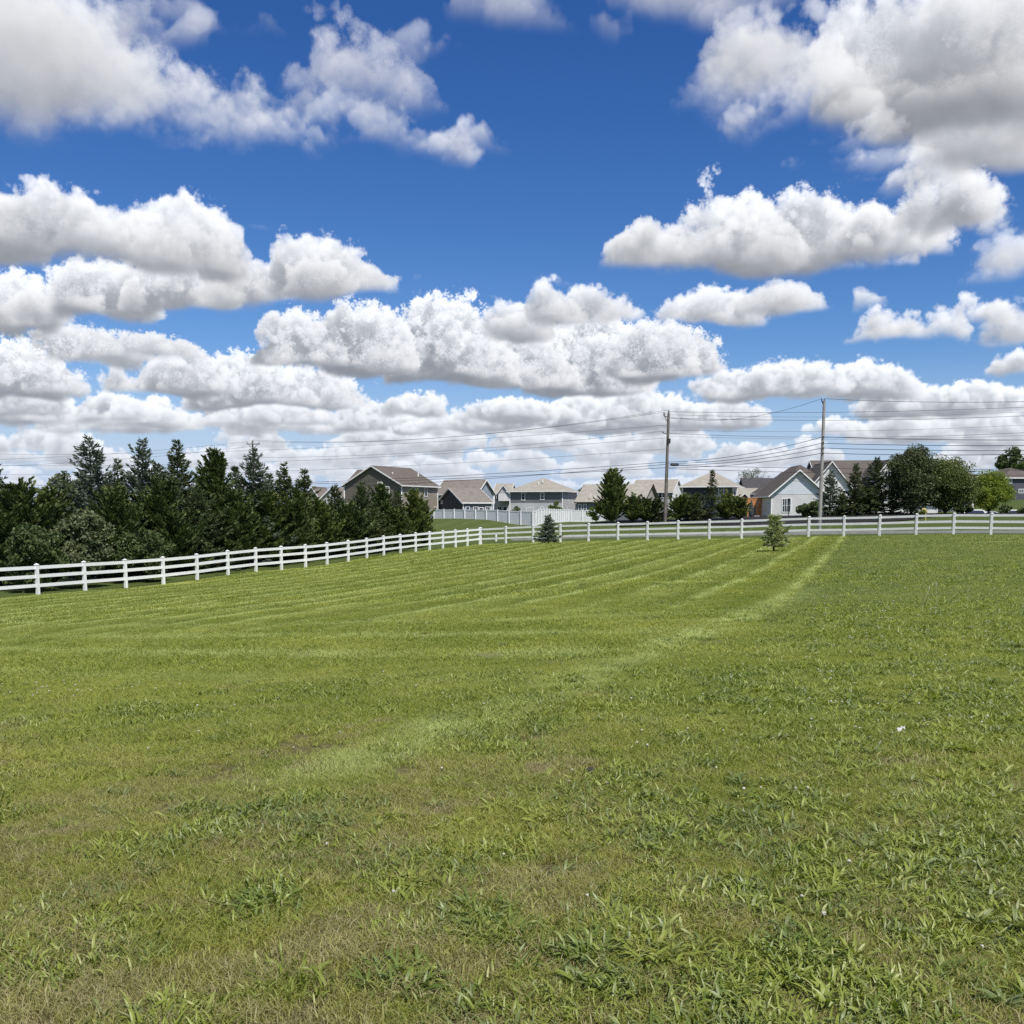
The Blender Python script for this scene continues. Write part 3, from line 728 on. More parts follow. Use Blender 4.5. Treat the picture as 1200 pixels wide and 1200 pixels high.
# ------------------------------------------------------------------ rail fences
POST_H=1.41
def post_mesh():
    m=MB(); w=.066; m.box(-w,w,-w,w,-.25,POST_H-.06)
    c=.082; z=POST_H-.06; m.box(-c,c,-c,c,z,z+.025); n=len(m.v); m.v+=[(-c,-c,z+.027),(c,-c,z+.027),(c,c,z+.027),(-c,c,z+.027),(0,0,z+.085)]
    m.f+=[(n,n+1,n+4),(n+1,n+2,n+4),(n+2,n+3,n+4),(n+3,n,n+4),(n+3,n+2,n+1,n)]
    return m
_pm=post_mesh().build('post',M_VINYL); POST_ME=_pm.data; bpy.data.objects.remove(_pm)
def rail_fence(pts,label,tiltx=0.):
    """pts: ground positions of the posts"""
    root=thing('rail_fence',pts[0],label,'fence')
    n=len(pts); r=random.Random(len(pts))
    for i,p in enumerate(pts):
        a=pts[max(i-1,0)]; b=pts[min(i+1,n-1)]; d=(b-a)
        o=bpy.data.objects.new('post',POST_ME); link(o,root); o.location=p-pts[0]
        o.rotation_euler=(r.gauss(0,.006),r.gauss(0,.008)+tiltx,math.atan2(d.y,d.x))
        if i<n-1:
            q=pts[i+1]; d=(q-p).normalized(); side=Vector((-d.y,d.x,0)).normalized()*.022
            for z in (.46,.86,1.25):
                m=MB(); e=d*.066; A=p+e-pts[0]; B=q-e-pts[0]; dz0=r.gauss(0,.006); up=Vector((0,0,1))
                sag=.004
                h=.072
                m.prism([A-side+up*(z-h+dz0),A+side+up*(z-h+dz0),A+side+up*(z+h+dz0),A-side+up*(z+h+dz0)],
                        [B-side+up*(z-h+dz0-sag),B+side+up*(z-h+dz0-sag),B+side+up*(z+h+dz0),B-side+up*(z+h+dz0)])
                m.build('rail',M_VINYL,root)
    return root
FENCE_TARGET_L=[562,547.6,533.6,518.6,503,486.6,468.6,449,429,407,382,356.5,328,297.8,264.7,228,188,143.5,95,39,-22,-90]
def on_line(u,A,B):
    """ground position on the vertical plane through A-B seen at column u"""
    t=px2dir(u,HOR); k=t[0]/t[1]      # x = k*y
    s=(A[0]-k*A[1])/(k*(B[1]-A[1])-(B[0]-A[0])); x=A[0]+s*(B[0]-A[0]); y=A[1]+s*(B[1]-A[1]); return ground(x,y)
LPTS=[on_line(u,CORNER,LEFT_END) for u in FENCE_TARGET_L]
rail_fence(LPTS,'white three-rail vinyl fence running downhill in front of the dark conifer row',0.)
FR_A=P3(593,637,83.7); FR_B=P3(1075,627.3,67.2)
FENCE_TARGET_R=[563.5,593,625,657,690,724.7,759.4,795.3,832,870,909,948.7,990,1032,1075,1119,1163,1208,1254]
RPTS=[on_line(u,FR_A,FR_B) for u in FENCE_TARGET_R]
rail_fence(RPTS,'white three-rail vinyl fence across the far edge of the lawn beside the road')

# ------------------------------------------------------------------ white privacy fence
def privacy_fence(pts,label,h=1.83):
    root=thing('privacy_fence',pts[0],label,'fence'); n=len(pts)
    for i,p in enumerate(pts):
        m=MB(); w=.07; q=p-pts[0]; m.box(q.x-w,q.x+w,q.y-w,q.y+w,q.z-.2,q.z+h+.06); m.box(q.x-w-.02,q.x+w+.02,q.y-w-.02,q.y+w+.02,q.z+h+.062,q.z+h+.11); m.build('post',M_VINYL,root)
        if i<n-1:
            b=pts[i+1]-pts[0]; d=(b-q); L=d.length; d.normalize(); s=Vector((-d.y,d.x,0)).normalized()
            m=MB(); k=int(L/.17); up=Vector((0,0,1))
            A=q+d*.08; B=b-d*.08
            for j in range(k):          # tongue-and-groove boards, alternately 6 mm proud
                a0=A+(B-A)*(j/k)+d*.002; a1=A+(B-A)*((j+1)/k)-d*.002; o=s*(.014+(.0015 if j%2 else 0))
                m.prism([a0-o+up*.06,a1-o+up*.06,a1+o+up*.06,a0+o+up*.06],[a0-o+up*(h-.08),a1-o+up*(h-.08),a1+o+up*(h-.08),a0+o+up*(h-.08)])
            m.build('panel',M_VINYL,root)
            for z0,z1 in ((.0,.14),(h-.1,h+.03)):
                m=MB(); o=s*.035; m.prism([A-o+up*z0,B-o+up*z0,B+o+up*z0,A+o+up*z0],[A-o+up*z1,B-o+up*z1,B+o+up*z1,A+o+up*z1]); m.build('rail',M_VINYL,root)
    return root
def run(u0,Y0,u1,Y1,n):
    A=ground(atz(u0,Y0),Y0); B=ground(atz(u1,Y1),Y1); return [ground(A.x+(B.x-A.x)*i/n,A.y+(B.y-A.y)*i/n) for i in range(n+1)]
pf=run(497,138,624.5,124,10)+run(624.5,124,668,162,16)[1:]
privacy_fence(pf,'tall solid white vinyl fence coming to a point behind the mound')
privacy_fence(run(669.5,165,709,163,3),'short run of tall solid white vinyl fence ending beside the bright green pine')

# ------------------------------------------------------------------ trees
LM_SPRUCE=leafmat('spruce_needles',((0.044,0.062,0.029),(0.101,0.130,0.055),(0.150,0.176,0.075)),.18,.8)
LM_BLUE=leafmat('bluish_spruce_needles',((0.065,0.088,0.070),(0.137,0.176,0.135),(0.195,0.234,0.182)),.15,.8)
LM_CEDAR=leafmat('cedar_foliage',((0.050,0.077,0.031),(0.118,0.158,0.055),(0.180,0.204,0.074)),.2,.7)
LM_PINE=leafmat('pine_needles',((0.072,0.101,0.034),(0.163,0.202,0.065),(0.221,0.247,0.085)),.25,.8)
LM_LEAF=leafmat('deciduous_leaves',((0.078,0.124,0.036),(0.176,0.240,0.065),(0.247,0.286,0.085)),.4,.7)
LM_LIME=leafmat('bright_young_leaves',((0.146,0.202,0.039),(0.280,0.336,0.062),(0.358,0.392,0.101)),.45,.6)
LM_GREY=leafmat('grey_green_leaves',((0.072,0.096,0.055),(0.163,0.195,0.111),(0.247,0.260,0.156)),.3,.9)
LM_SAP=leafmat('pale_pine_needles',((0.160,0.200,0.100),(0.300,0.340,0.180),(0.400,0.420,0.250)),.35,2.)
LM_DKSHRUB=leafmat('dark_shrub_leaves',((0.044,0.068,0.029),(0.104,0.146,0.055),(0.143,0.182,0.072)),.25,.9)
def quads_from(c,a,b,rnd,mat,name,parent,taper=.25):
    """flat leaf-like quads: centre c, half-length vector a, half-width vector b; pointed at one end"""
    n=len(c); V=np.empty((n,4,3),np.float32)
    V[:,0]=c-a; V[:,1]=c+a*.1+b; V[:,2]=c+a; V[:,3]=c+a*.1-b
    q=np.arange(n)[:,None]*4+np.array([[0,1,2,3]])
    me=fast_mesh(name,V.reshape(-1,3),q,mat=mat,attr={'rnd':np.repeat(rnd,4)})
    o=bpy.data.objects.new(name,me); return link(o,parent)
def unit(v): return v/np.maximum(np.linalg.norm(v,axis=1,keepdims=True),1e-6)
def trunk(root,h,r0,lean=(0,0),mat=None,name='trunk',k=7,top=.97):
    m=MB(); P=[]; rr=[]
    for i in range(9):
        t=i/8; P.append((lean[0]*t+math.sin(t*5+h)*.02*h*.2,lean[1]*t,-.15+(h*top+.15)*t)); rr.append(r0*(1-t)**.9+.012)
    m.tube(P,rr,k); m.build(name,mat or M_BARK,root,smooth=True); return P
def conifer(loc,h,r,seed,label,mat,style='spruce',group=None,low=.03,dens=1.,cat='tree',name='spruce_tree'):
    """whorls of limbs carrying side twigs; each twig is a spray of needle-covered shoots"""
    root=thing(name,loc,label,cat,group); g=np.random.default_rng(seed)
    root.rotation_euler=(g.normal(0,.015),g.normal(0,.015),0)
    trunk(root,h,.03+h*.013)
    C=[];A=[];B=[];RN=[]
    Bm=MB(); nb=0; r=r*1.28; lobe=g.uniform(.72,1.25,7)
    nw=int((7+h*2.6)*dens**.5)
    for w in range(nw):
        t=low+(1-low)*(w+g.random()*.6)/nw; t=min(t,.985)
        if style=='spruce': prof=(1-t)**.82*(1-.25*math.exp(-((t-low)/.10)**2))
        elif style=='cedar': prof=min(1,(1-t)**.55*1.02)*(.75+.25*min(1,(t-low)/.15+.2))
        elif style=='pine': prof=(min(1,(t-low+.12)/.30))**.6*(1-t)**.55*1.25
        else: prof=(1-t)
        L0=r*prof
        kk=int((5 if style=='spruce' else 7)+g.integers(0,3))
        if t>.9: kk=4
        ph=g.random()*6.28
        for b in range(kk):
            th=ph+6.283*b/kk+g.normal(0,.25); L=max(L0*g.uniform(.55,1.35)*lobe[int((th%6.283)/6.283*7)%7],.10+.05*h*(1-t)+.12)
            if style=='spruce': el0=-.15+1.05*t**1.1+g.normal(0,.12); curl=.55*(1-t*.4)
            elif style=='cedar': el0=.45+.6*t+g.normal(0,.15); curl=.25
            else: el0=.25+.75*t+g.normal(0,.15); curl=.4
            d=np.array([math.cos(th),math.sin(th)]); z0=t*h
            ns=max(int(L/.13*dens),3)
            s=np.sort(g.random(ns))*.9+.1
            rad=L*s; zz=z0+L*(math.tan(min(el0,1.25))*s*.8+curl*(s**2)*.55-.12*np.sin(s*3.1))
            zz=z0+L*(math.sin(el0)*s+curl*.5*s**2*(.5+.5*t))
            cr=L*math.cos(el0)*s
            px=d[0]*cr; py=d[1]*cr
            if L>.6 and nb<90:
                nb+=1; Bm.tube([(d[0]*.02,d[1]*.02,z0),(px[ns//2],py[ns//2],zz[ns//2]),(px[-1],py[-1],zz[-1])],[.006+L*.010,.004+L*.006,.003],4,False)
            m=4 if L>.5 else 3
            for q in range(m):
                side=1 if q%2 else -1
                fw=g.uniform(.3,.9,ns); sp=g.uniform(.4,1.,ns)*side
                dr=np.stack([d[0]*fw-d[1]*sp,d[1]*fw+d[0]*sp,g.normal(.02,.22,ns)+(.5*t if style!='cedar' else .75)],-1)
                dr=unit(dr); ln=(.07+.17*(1-s)**.7*L*.55+.05)*g.uniform(.7,1.3,ns)
                ln=np.clip(ln,.07,.42)
                c=np.stack([px,py,zz],-1)+dr*ln[:,None]*.8+g.normal(0,.02,(ns,3))
                rv=unit(np.cross(dr,g.normal(0,1,(ns,3)))); wd=(.028+.018*g.random(ns))*(1.35 if style!='spruce' else 1.)
                C.append(c);A.append(dr*ln[:,None]);B.append(rv*wd[:,None]);RN.append(g.random(ns))
            tip=np.array([[px[-1],py[-1],zz[-1]]]); dr=unit(np.array([[d[0],d[1],.5+.8*t]]))
            C.append(tip+dr*.12);A.append(dr*.16);B.append(unit(np.cross(dr,[[.3,.2,1]]))*.035);RN.append(np.array([.9]))
    # leader
    for q in range(14):
        z=h*(1-.10*q/14); dr=unit(np.array([[g.normal(0,.45),g.normal(0,.45),1.]])); C.append(np.array([[0,0,z-.05]])+dr*.07);A.append(dr*.13);B.append(unit(np.cross(dr,g.normal(0,1,(1,3))))*.028);RN.append(g.random(1))
    cr=quads_from(np.concatenate(C),np.concatenate(A),np.concatenate(B),np.concatenate(RN),mat,'crown',root)
    if nb: Bm.build('branch_frame',M_BARK,root)
    return root
def broadleaf(loc,h,r,seed,label,mat,n=5000,leaf=.13,base=.25,shape=1.,cat='tree',name='deciduous_tree',group=None,clumps=26,stem=True,gap=.0,flat=.8):
    """limbs forking from a trunk; leaves gathered in many uneven clumps"""
    root=thing(name,loc,label,cat,group); g=np.random.default_rng(seed)
    if stem: trunk(root,h*.75,.025+h*.018)
    zc=h*(base+(1-base)/2); rz=h*(1-base)/2
    K=[];KR=[]
    for i in range(clumps):
        v=g.normal(0,1,3); v/=np.linalg.norm(v); q=g.random()**.4*.82
        K.append((v[0]*r*q,v[1]*r*q,zc+v[2]*rz*q*shape)); KR.append(g.uniform(.22,.42)*min(r,rz*1.2))
    K=np.array(K);KR=np.array(KR)
    if stem:
        bm=MB()
        for i in range(0,clumps,2): 
            c=K[i]; bm.tube([(0,0,h*base*.8),(c[0]*.45,c[1]*.45,h*base*.8+(c[2]-h*base*.8)*.55),tuple(c)],[.012*h*.6,.006*h,.006],5,False)
        bm.build('limb_frame',M_BARK,root)
    pk=g.integers(0,clumps,n); v=g.normal(0,1,(n,3)); v=unit(v)*(g.random((n,1))**.45)
    c=K[pk]+v*KR[pk][:,None]*np.array([1.1,1.1,flat])
    keep=c[:,2]>.03; c=c[keep]; n=len(c)
    a=unit(g.normal(0,1,(n,3))+np.array([0,0,-.2])); b=unit(np.cross(a,g.normal(0,1,(n,3))))
    s=leaf*g.uniform(.6,1.3,(n,1)); quads_from(c,a*s,b*s*.55,g.random(n),mat,'crown',root)
    return root
def tree_at(u,vtop,Y,fn,r_px,*a,vbase=None,**k):
    p=ground(atz(u,Y),Y); top=at(u,vtop,Y).z; h=top-p.z; r=r_px/1215*Y
    return fn(p,h,r,*a,**k)
# the dark row behind the left fence: (column, top row, crown half-width px, kind, distance, words)
def fy(u):   # distance of the left fence at a column
    p=on_line(u,CORNER,LEFT_END); return p.y
ROW=[
 (-6,545,44,'b',9.,'bluish open spruce cut by the left edge of the photo, above the leafy bushes'),
 (112,514,46,'b',9.,'tallest open bluish spruce with a spiky top, beside the pale leafy tree'),
 (166,516,45,'b',9.,'second tall spiky spruce from the left, arms spreading like a candelabrum'),
 (213,517,38,'s',10.,'narrow spiky spruce between the candelabrum spruce and the dense cone'),
 (254,530,36,'c',8.,'dense cone-shaped evergreen with a bright tip left of the crossarm pole'),
 (297,526,40,'b',8.,'open spruce in front of the distant crossarm pole'),
 (334,545,34,'s',8.,'shorter feathery spruce just right of the distant crossarm pole'),
 (361,551,28,'s',8.,'thin spruce with a single bare leader near a roof peak'),
 (393,570,27,'s',8.,'small spruce in front of the pale gable, left of the brown house'),
 (423,567,28,'s',8.,'dark spruce covering the left corner of the brown house'),
 (447,570,24,'c',8.,'olive evergreen below the middle of the brown gable'),
 (466,577,20,'s',9.,'evergreen against the lit corner of the brown house'),
 (485,577,22,'p',8.,'yellow-green evergreen next to last at the right end of the dark row'),
 (497,588,14,'c',9.,'last low evergreen at the right end of the dark row'),
 (139,541,30,'s',10.,'mid-height spruce between the two tallest spiky spruces'),
 (190,543,30,'s',11.,'mid-height spruce right of the candelabrum spruce'),
 (236,549,28,'s',11.,'mid-height spruce left of the dense cone evergreen'),
 (276,547,28,'s',11.,'mid-height spruce between the dense cone and the pole spruce'),
 (316,556,28,'s',11.,'mid-height spruce right of the distant crossarm pole'),
 (348,563,26,'s',10.,'mid-height spruce left of the thin bare-leader spruce'),
 (18,572,50,'c',7.,'dense round-topped juniper at the lower left edge behind the fence'),
 (58,576,42,'c',7.5,'dark juniper under the bare twigs, left of the pale leafy tree'),
 (135,575,44,'c',6.,'low wide juniper filling the gap below the two tallest spruces'),
 (192,566,42,'c',6.,'olive juniper standing below the gap of the second and third spruces'),
 (233,572,38,'s',6.,'low spruce in front of the dense cone evergreen'),
 (276,578,38,'c',6.,'low olive juniper in front of the open spruce by the pole'),
 (316,580,36,'c',6.,'low juniper between the pole spruce and the feathery spruce'),
 (350,582,32,'c',6.,'bushy juniper under the thin bare-leader spruce'),
 (378,592,28,'p',6.,'yellowish low evergreen left of the brown house corner'),
 (408,596,27,'c',6.,'low dark evergreen by the fence in front of the brown house corner'),
 (437,598,24,'s',6.,'small spruce by the fence under the brown gable'),
 (462,602,22,'c',6.,'small juniper by the fence in front of the lit house corner'),
]
for i,(u,vt,rp,kd,off,lab) in enumerate(ROW):
    Y=fy(max(u,-60))+off
    mt={'b':LM_BLUE,'s':LM_SPRUCE,'c':LM_CEDAR,'p':LM_PINE}[kd]
    st={'b':'spruce','s':'spruce','c':'cedar','p':'cedar'}[kd]
    tree_at(u,vt,Y,conifer,rp*(1.0 if st=='spruce' else .92),100+i,lab,mt,st,group='evergreens in the row behind the left fence',dens=1.25 if st=='spruce' else 1.5,name='spruce_tree' if st=='spruce' else 'juniper_tree')
tree_at(88,541,fy(88)+13,broadleaf,28,7,'pale yellow-green leafy tree peeping between the spruces at the left',LM_GREY,n=5200,leaf=.12,base=.35,name='deciduous_tree')
tree_at(95,588,fy(95)+3.5,broadleaf,33,8,'big grey-green leafy bush behind the left fence, below the tall spruces',LM_GREY,n=9000,leaf=.10,base=.02,cat='bush',name='leafy_bush',clumps=40,stem=False)
tree_at(35,606,fy(35)+3.5,broadleaf,38,9,'dark green leafy bush behind the fence at the far left',LM_DKSHRUB,n=8000,leaf=.10,base=.02,cat='bush',name='leafy_bush',clumps=36,stem=False)
tree_at(165,610,fy(165)+3.5,broadleaf,34,10,'low dark bush right of the big grey-green bush behind the fence',LM_DKSHRUB,n=7000,leaf=.10,base=.02,cat='bush',name='leafy_bush',clumps=30,stem=False)
def bare_tree(loc,h,r,seed,label,n1=9,mat=None,spread=1.,leaves=None,name='bare_tree'):
    root=thing(name,loc,label,'tree'); g=random.Random(seed); m=MB(); L=[]
    def grow(p,d,l,rad,lev):
        q=p+d*l; m.tube([p,p+d*l*.5+Vector((g.gauss(0,.03),g.gauss(0,.03),0))*l,q],[rad,rad*.8,rad*.6],5 if lev<2 else 3,False)
        if lev>=4: L.append(q); return
        for k in range(3 if lev else n1):
            a=Vector((g.gauss(0,1),g.gauss(0,1),g.gauss(.25,.5))).normalized()
            nd=(d*.9+a*(.75 if lev else .8*spread)).normalized(); grow(q if lev else p+d*l*g.uniform(.55,1),nd,l*g.uniform(.55,.8),rad*.55,lev+1)
    grow(Vector((0,0,-.2)),Vector((0,0,1)),h*.36,h*.018,0)
    zt=max(v[2] for v in m.v); s=h/zt; rx=max(math.hypot(v[0],v[1]) for v in m.v); sx=r/rx
    m.v=[(v[0]*sx,v[1]*sx,v[2]*s) for v in m.v]; m.build('branches',mat or M_BARK,root)
    if leaves:
        c=np.array([[q.x*sx,q.y*sx,q.z*s] for q in L]); gg=np.random.default_rng(seed); c=np.repeat(c,leaves[1],0)+gg.normal(0,leaves[2],(len(c)*leaves[1],3))
        a=unit(gg.normal(0,1,c.shape)); b=unit(np.cross(a,gg.normal(0,1,c.shape))); quads_from(c,a*leaves[3],b*leaves[3]*.6,gg.random(len(c)),leaves[0],'crown',root)
    return root
p=ground(atz(55,fy(55)+12),fy(55)+12); bare_tree(p,at(55,561,p.y).z-p.z,1.6,4,'leafless twiggy tree top showing between the left junipers',mat=plain('grey_bark',(.20,.18,.17),.9))
# young trees on the lawn
tree_at(643,606.5,79.3,conifer,12.5,300,'young blue-grey spruce in front of the far fence',LM_BLUE,'spruce',low=.05,dens=1.3,name='spruce_tree')
sap=tree_at(908,607,49.8,conifer,17,302,'small bushy pine sapling alone on the lawn right of centre',LM_SAP,'spruce',dens=1.3,low=.13,name='pine_sapling')
# right of centre
tree_at(717,554,108,conifer,23,310,'bright green conical pine at the end of the white privacy fence',LM_PINE,'cedar',dens=1.5,low=.05,name='pine_tree')
tree_at(697,586,109,broadleaf,12,311,'low yellow-green shrub at the foot of the bright conical pine',LM_LIME,n=1800,leaf=.11,base=.05,cat='shrub',name='shrub',clumps=14,stem=False)
HEDGE=[(742,586,12,'p','low pine just right of the bright conical pine'),(757,590,12,'c','low evergreen below the tan gable, left of the wooden pole'),(771,586,11,'s','small dark spruce directly left of the wooden pole'),(796,588,12,'p','yellowish pine right of the wooden pole'),(812,582,15,'s','dark spruce left of the thin tall spruce by the navy house'),(852,584,14,'p','green pine in front of the navy house window'),(866,586,9,'p','lime tipped evergreen beside the orange deck')]
for i,(u,vt,rp,kd,lab) in enumerate(HEDGE):
    mt={'s':LM_SPRUCE,'c':LM_CEDAR,'p':LM_PINE}[kd]
    tree_at(u,vt,108.5,conifer,rp*1.45,320+i,lab,mt,'cedar' if kd!='s' else 'spruce',group='evergreen hedge row on the berm',dens=1.2,name='hedge_evergreen')
tree_at(833,552,108,conifer,12,330,'thin dark spruce with a bare crooked top in front of the navy house',LM_SPRUCE,'spruce',dens=1.0,low=.08,name='spruce_tree')
tree_at(650,588,178,broadleaf,8.5,331,'young green tree in front of the grey-blue house wall',LM_LEAF,n=1500,leaf=.2,base=.2,name='deciduous_tree',clumps=16)
tree_at(604,592,182,broadleaf,7,332,'pale flowering shrub at the left of the grey-blue house',LM_GREY,n=900,leaf=.2,base=.1,cat='shrub',name='shrub',clumps=12,stem=False)
tree_at(949,586.5,106.5,broadleaf,15.5,340,'rounded dark green shrub left of the grey pole',LM_DKSHRUB,n=6500,leaf=.10,base=.0,cat='shrub',name='shrub',clumps=40,stem=False)
for i,(u,vt,rp,kd,lab) in enumerate([(972,552,16,'b','thin grey spruce just right of the grey pole'),(1001,544,17,'s','slim bluish spruce with a bare leader in front of the white house'),(1027,537,20,'s','tall dark spruce right of the slim spruce, in front of the white gable'),(986,580,15,'s','low dark evergreen between the two slim spruces'),(1014,578,16,'c','low evergreen under the tall dark spruce'),(1046,575,14,'s','dark evergreen at the left foot of the big round pine')]):
    tree_at(u,vt,108.5-i%2,conifer,rp,350+i,lab,{'b':LM_BLUE,'s':LM_SPRUCE,'c':LM_CEDAR}[kd],'spruce' if kd!='c' else 'cedar',dens=1.3,group='spruces on the berm by the white house',name='spruce_tree')
tree_at(1068,522,107,broadleaf,31,360,'big round-topped dark pine, tallest tree on the right',LM_SPRUCE,n=52000,leaf=.10,base=.04,clumps=150,name='pine_tree',shape=1.15,flat=.7)
tree_at(1108,533,108,broadleaf,36,361,'broad olive-green evergreen touching the big dark pine on its right',LM_PINE,n=46000,leaf=.10,base=.02,clumps=130,flat=.75,name='pine_tree')
tree_at(1159,551,120,broadleaf,25,362,'round bright lime-green maple at the right',LM_LIME,n=17000,leaf=.12,base=.10,clumps=70,name='maple_tree',shape=1.05)
tree_at(1129,590,112,broadleaf,12,363,'dark rounded shrub between the olive evergreen and the lime maple',LM_DKSHRUB,n=3500,leaf=.11,base=0,cat='shrub',name='shrub',clumps=26,stem=False)
tree_at(1178,592,125,broadleaf,9,364,'small dark shrub right of the lime maple, behind the parked cars',LM_DKSHRUB,n=2200,leaf=.12,base=0,cat='shrub',name='shrub',clumps=18,stem=False)
tree_at(1199,592,130,broadleaf,7,365,'small dark shrub at the right edge below the slate-blue house',LM_DKSHRUB,n=1500,leaf=.12,base=0,cat='shrub',name='shrub',clumps=14,stem=False)
tree_at(1183,523,290,broadleaf,19,366,'large airy dark tree behind the slate-blue house',LM_DKSHRUB,n=6500,leaf=.36,base=.3,clumps=34,name='deciduous_tree')
tree_at(1205,535,280,broadleaf,16,367,'leafy tree at the right edge behind the slate-blue house',LM_LEAF,n=5000,leaf=.36,base=.25,clumps=26,name='deciduous_tree')
tree_at(1080,598,106,broadleaf,9,368,'low yellow-green shrub beside the yellow marker post',LM_LIME,n=1500,leaf=.09,base=0,cat='shrub',name='shrub',clumps=14,stem=False)
p=ground(atz(880,300),300); bare_tree(p,at(880,550,300).z-p.z,5.2,12,'wide branching tree with sparse leaves behind the dark-roofed house',leaves=(LM_GREY,5,.35,.16),spread=1.3,name='sparse_tree')
tree_at(694,571,300,broadleaf,9,370,'distant dark tree behind the long tan roof',LM_DKSHRUB,n=1500,leaf=.4,base=.2,clumps=14,name='deciduous_tree')
tree_at(682,570,310,broadleaf,8,371,'distant pale tree just right of the grey-blue house roof',LM_GREY,n=1200,leaf=.4,base=.2,clumps=12,name='deciduous_tree')
tree_at(1143,563,230,broadleaf,10,372,'dark tree behind the white-cornered grey house',LM_DKSHRUB,n=2000,leaf=.3,base=.1,clumps=16,name='deciduous_tree')

# ------------------------------------------------------------------ houses
S_BROWN=siding('brown_siding',(.145,.130,.112)); S_BEIGE=siding('beige_siding',(.30,.265,.225)); S_OLIVE=siding('olive_gable_shingles',(.125,.118,.098))
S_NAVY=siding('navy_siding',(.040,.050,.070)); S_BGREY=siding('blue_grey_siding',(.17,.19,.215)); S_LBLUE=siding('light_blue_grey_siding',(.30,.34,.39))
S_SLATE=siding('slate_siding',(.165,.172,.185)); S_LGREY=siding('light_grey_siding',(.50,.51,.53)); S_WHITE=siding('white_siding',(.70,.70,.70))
S_GARAGE=siding('warm_grey_siding',(.58,.58,.59)); S_PALEB=siding('pale_blue_siding',(.58,.63,.69)); S_BLACK=siding('black_siding',(.028,.030,.034)); S_TANW=siding('tan_siding',(.38,.36,.32)); S_GREEN=siding('grey_green_siding',(.10,.125,.115)); S_SLBLUE=siding('slate_blue_siding',(.085,.09,.115))
R_BROWN=shingle('brown_shingles',(.135,.118,.105)); R_GREYB=shingle('grey_brown_shingles',(.21,.19,.17)); R_TAN=shingle('tan_shingles',(.325,.305,.265)); R_DARK=shingle('dark_shingles',(.075,.072,.075)); R_CHAR=shingle('charcoal_brown_shingles',(.12,.105,.095))
M_CEDARDK=plain('orange_cedar_boards',(.55,.25,.09),.75,.2,3.)
def frame_of(uc,Y,side,ua,ub,theta,length=None,width=None):
    """corner at column uc; front wall reaches column ua, side wall reaches column ub (side 'R': side wall is on the right)"""
    th=R(theta); C=Vector((atz(uc,Y),Y,0))
    if side=='R': a=Vector((-math.cos(th),math.sin(th),0)); b=Vector((math.sin(th),math.cos(th),0))
    else: a=Vector((math.cos(th),math.sin(th),0)); b=Vector((-math.sin(th),math.cos(th),0))
    def reach(d,u):
        k=px2dir(u,HOR); k=k[0]/k[1]; return (k*C.y-C.x)/(d.x-k*d.y)
    W=width or reach(a,ua); L=length or reach(b,ub)
    return C,a,b,W,L
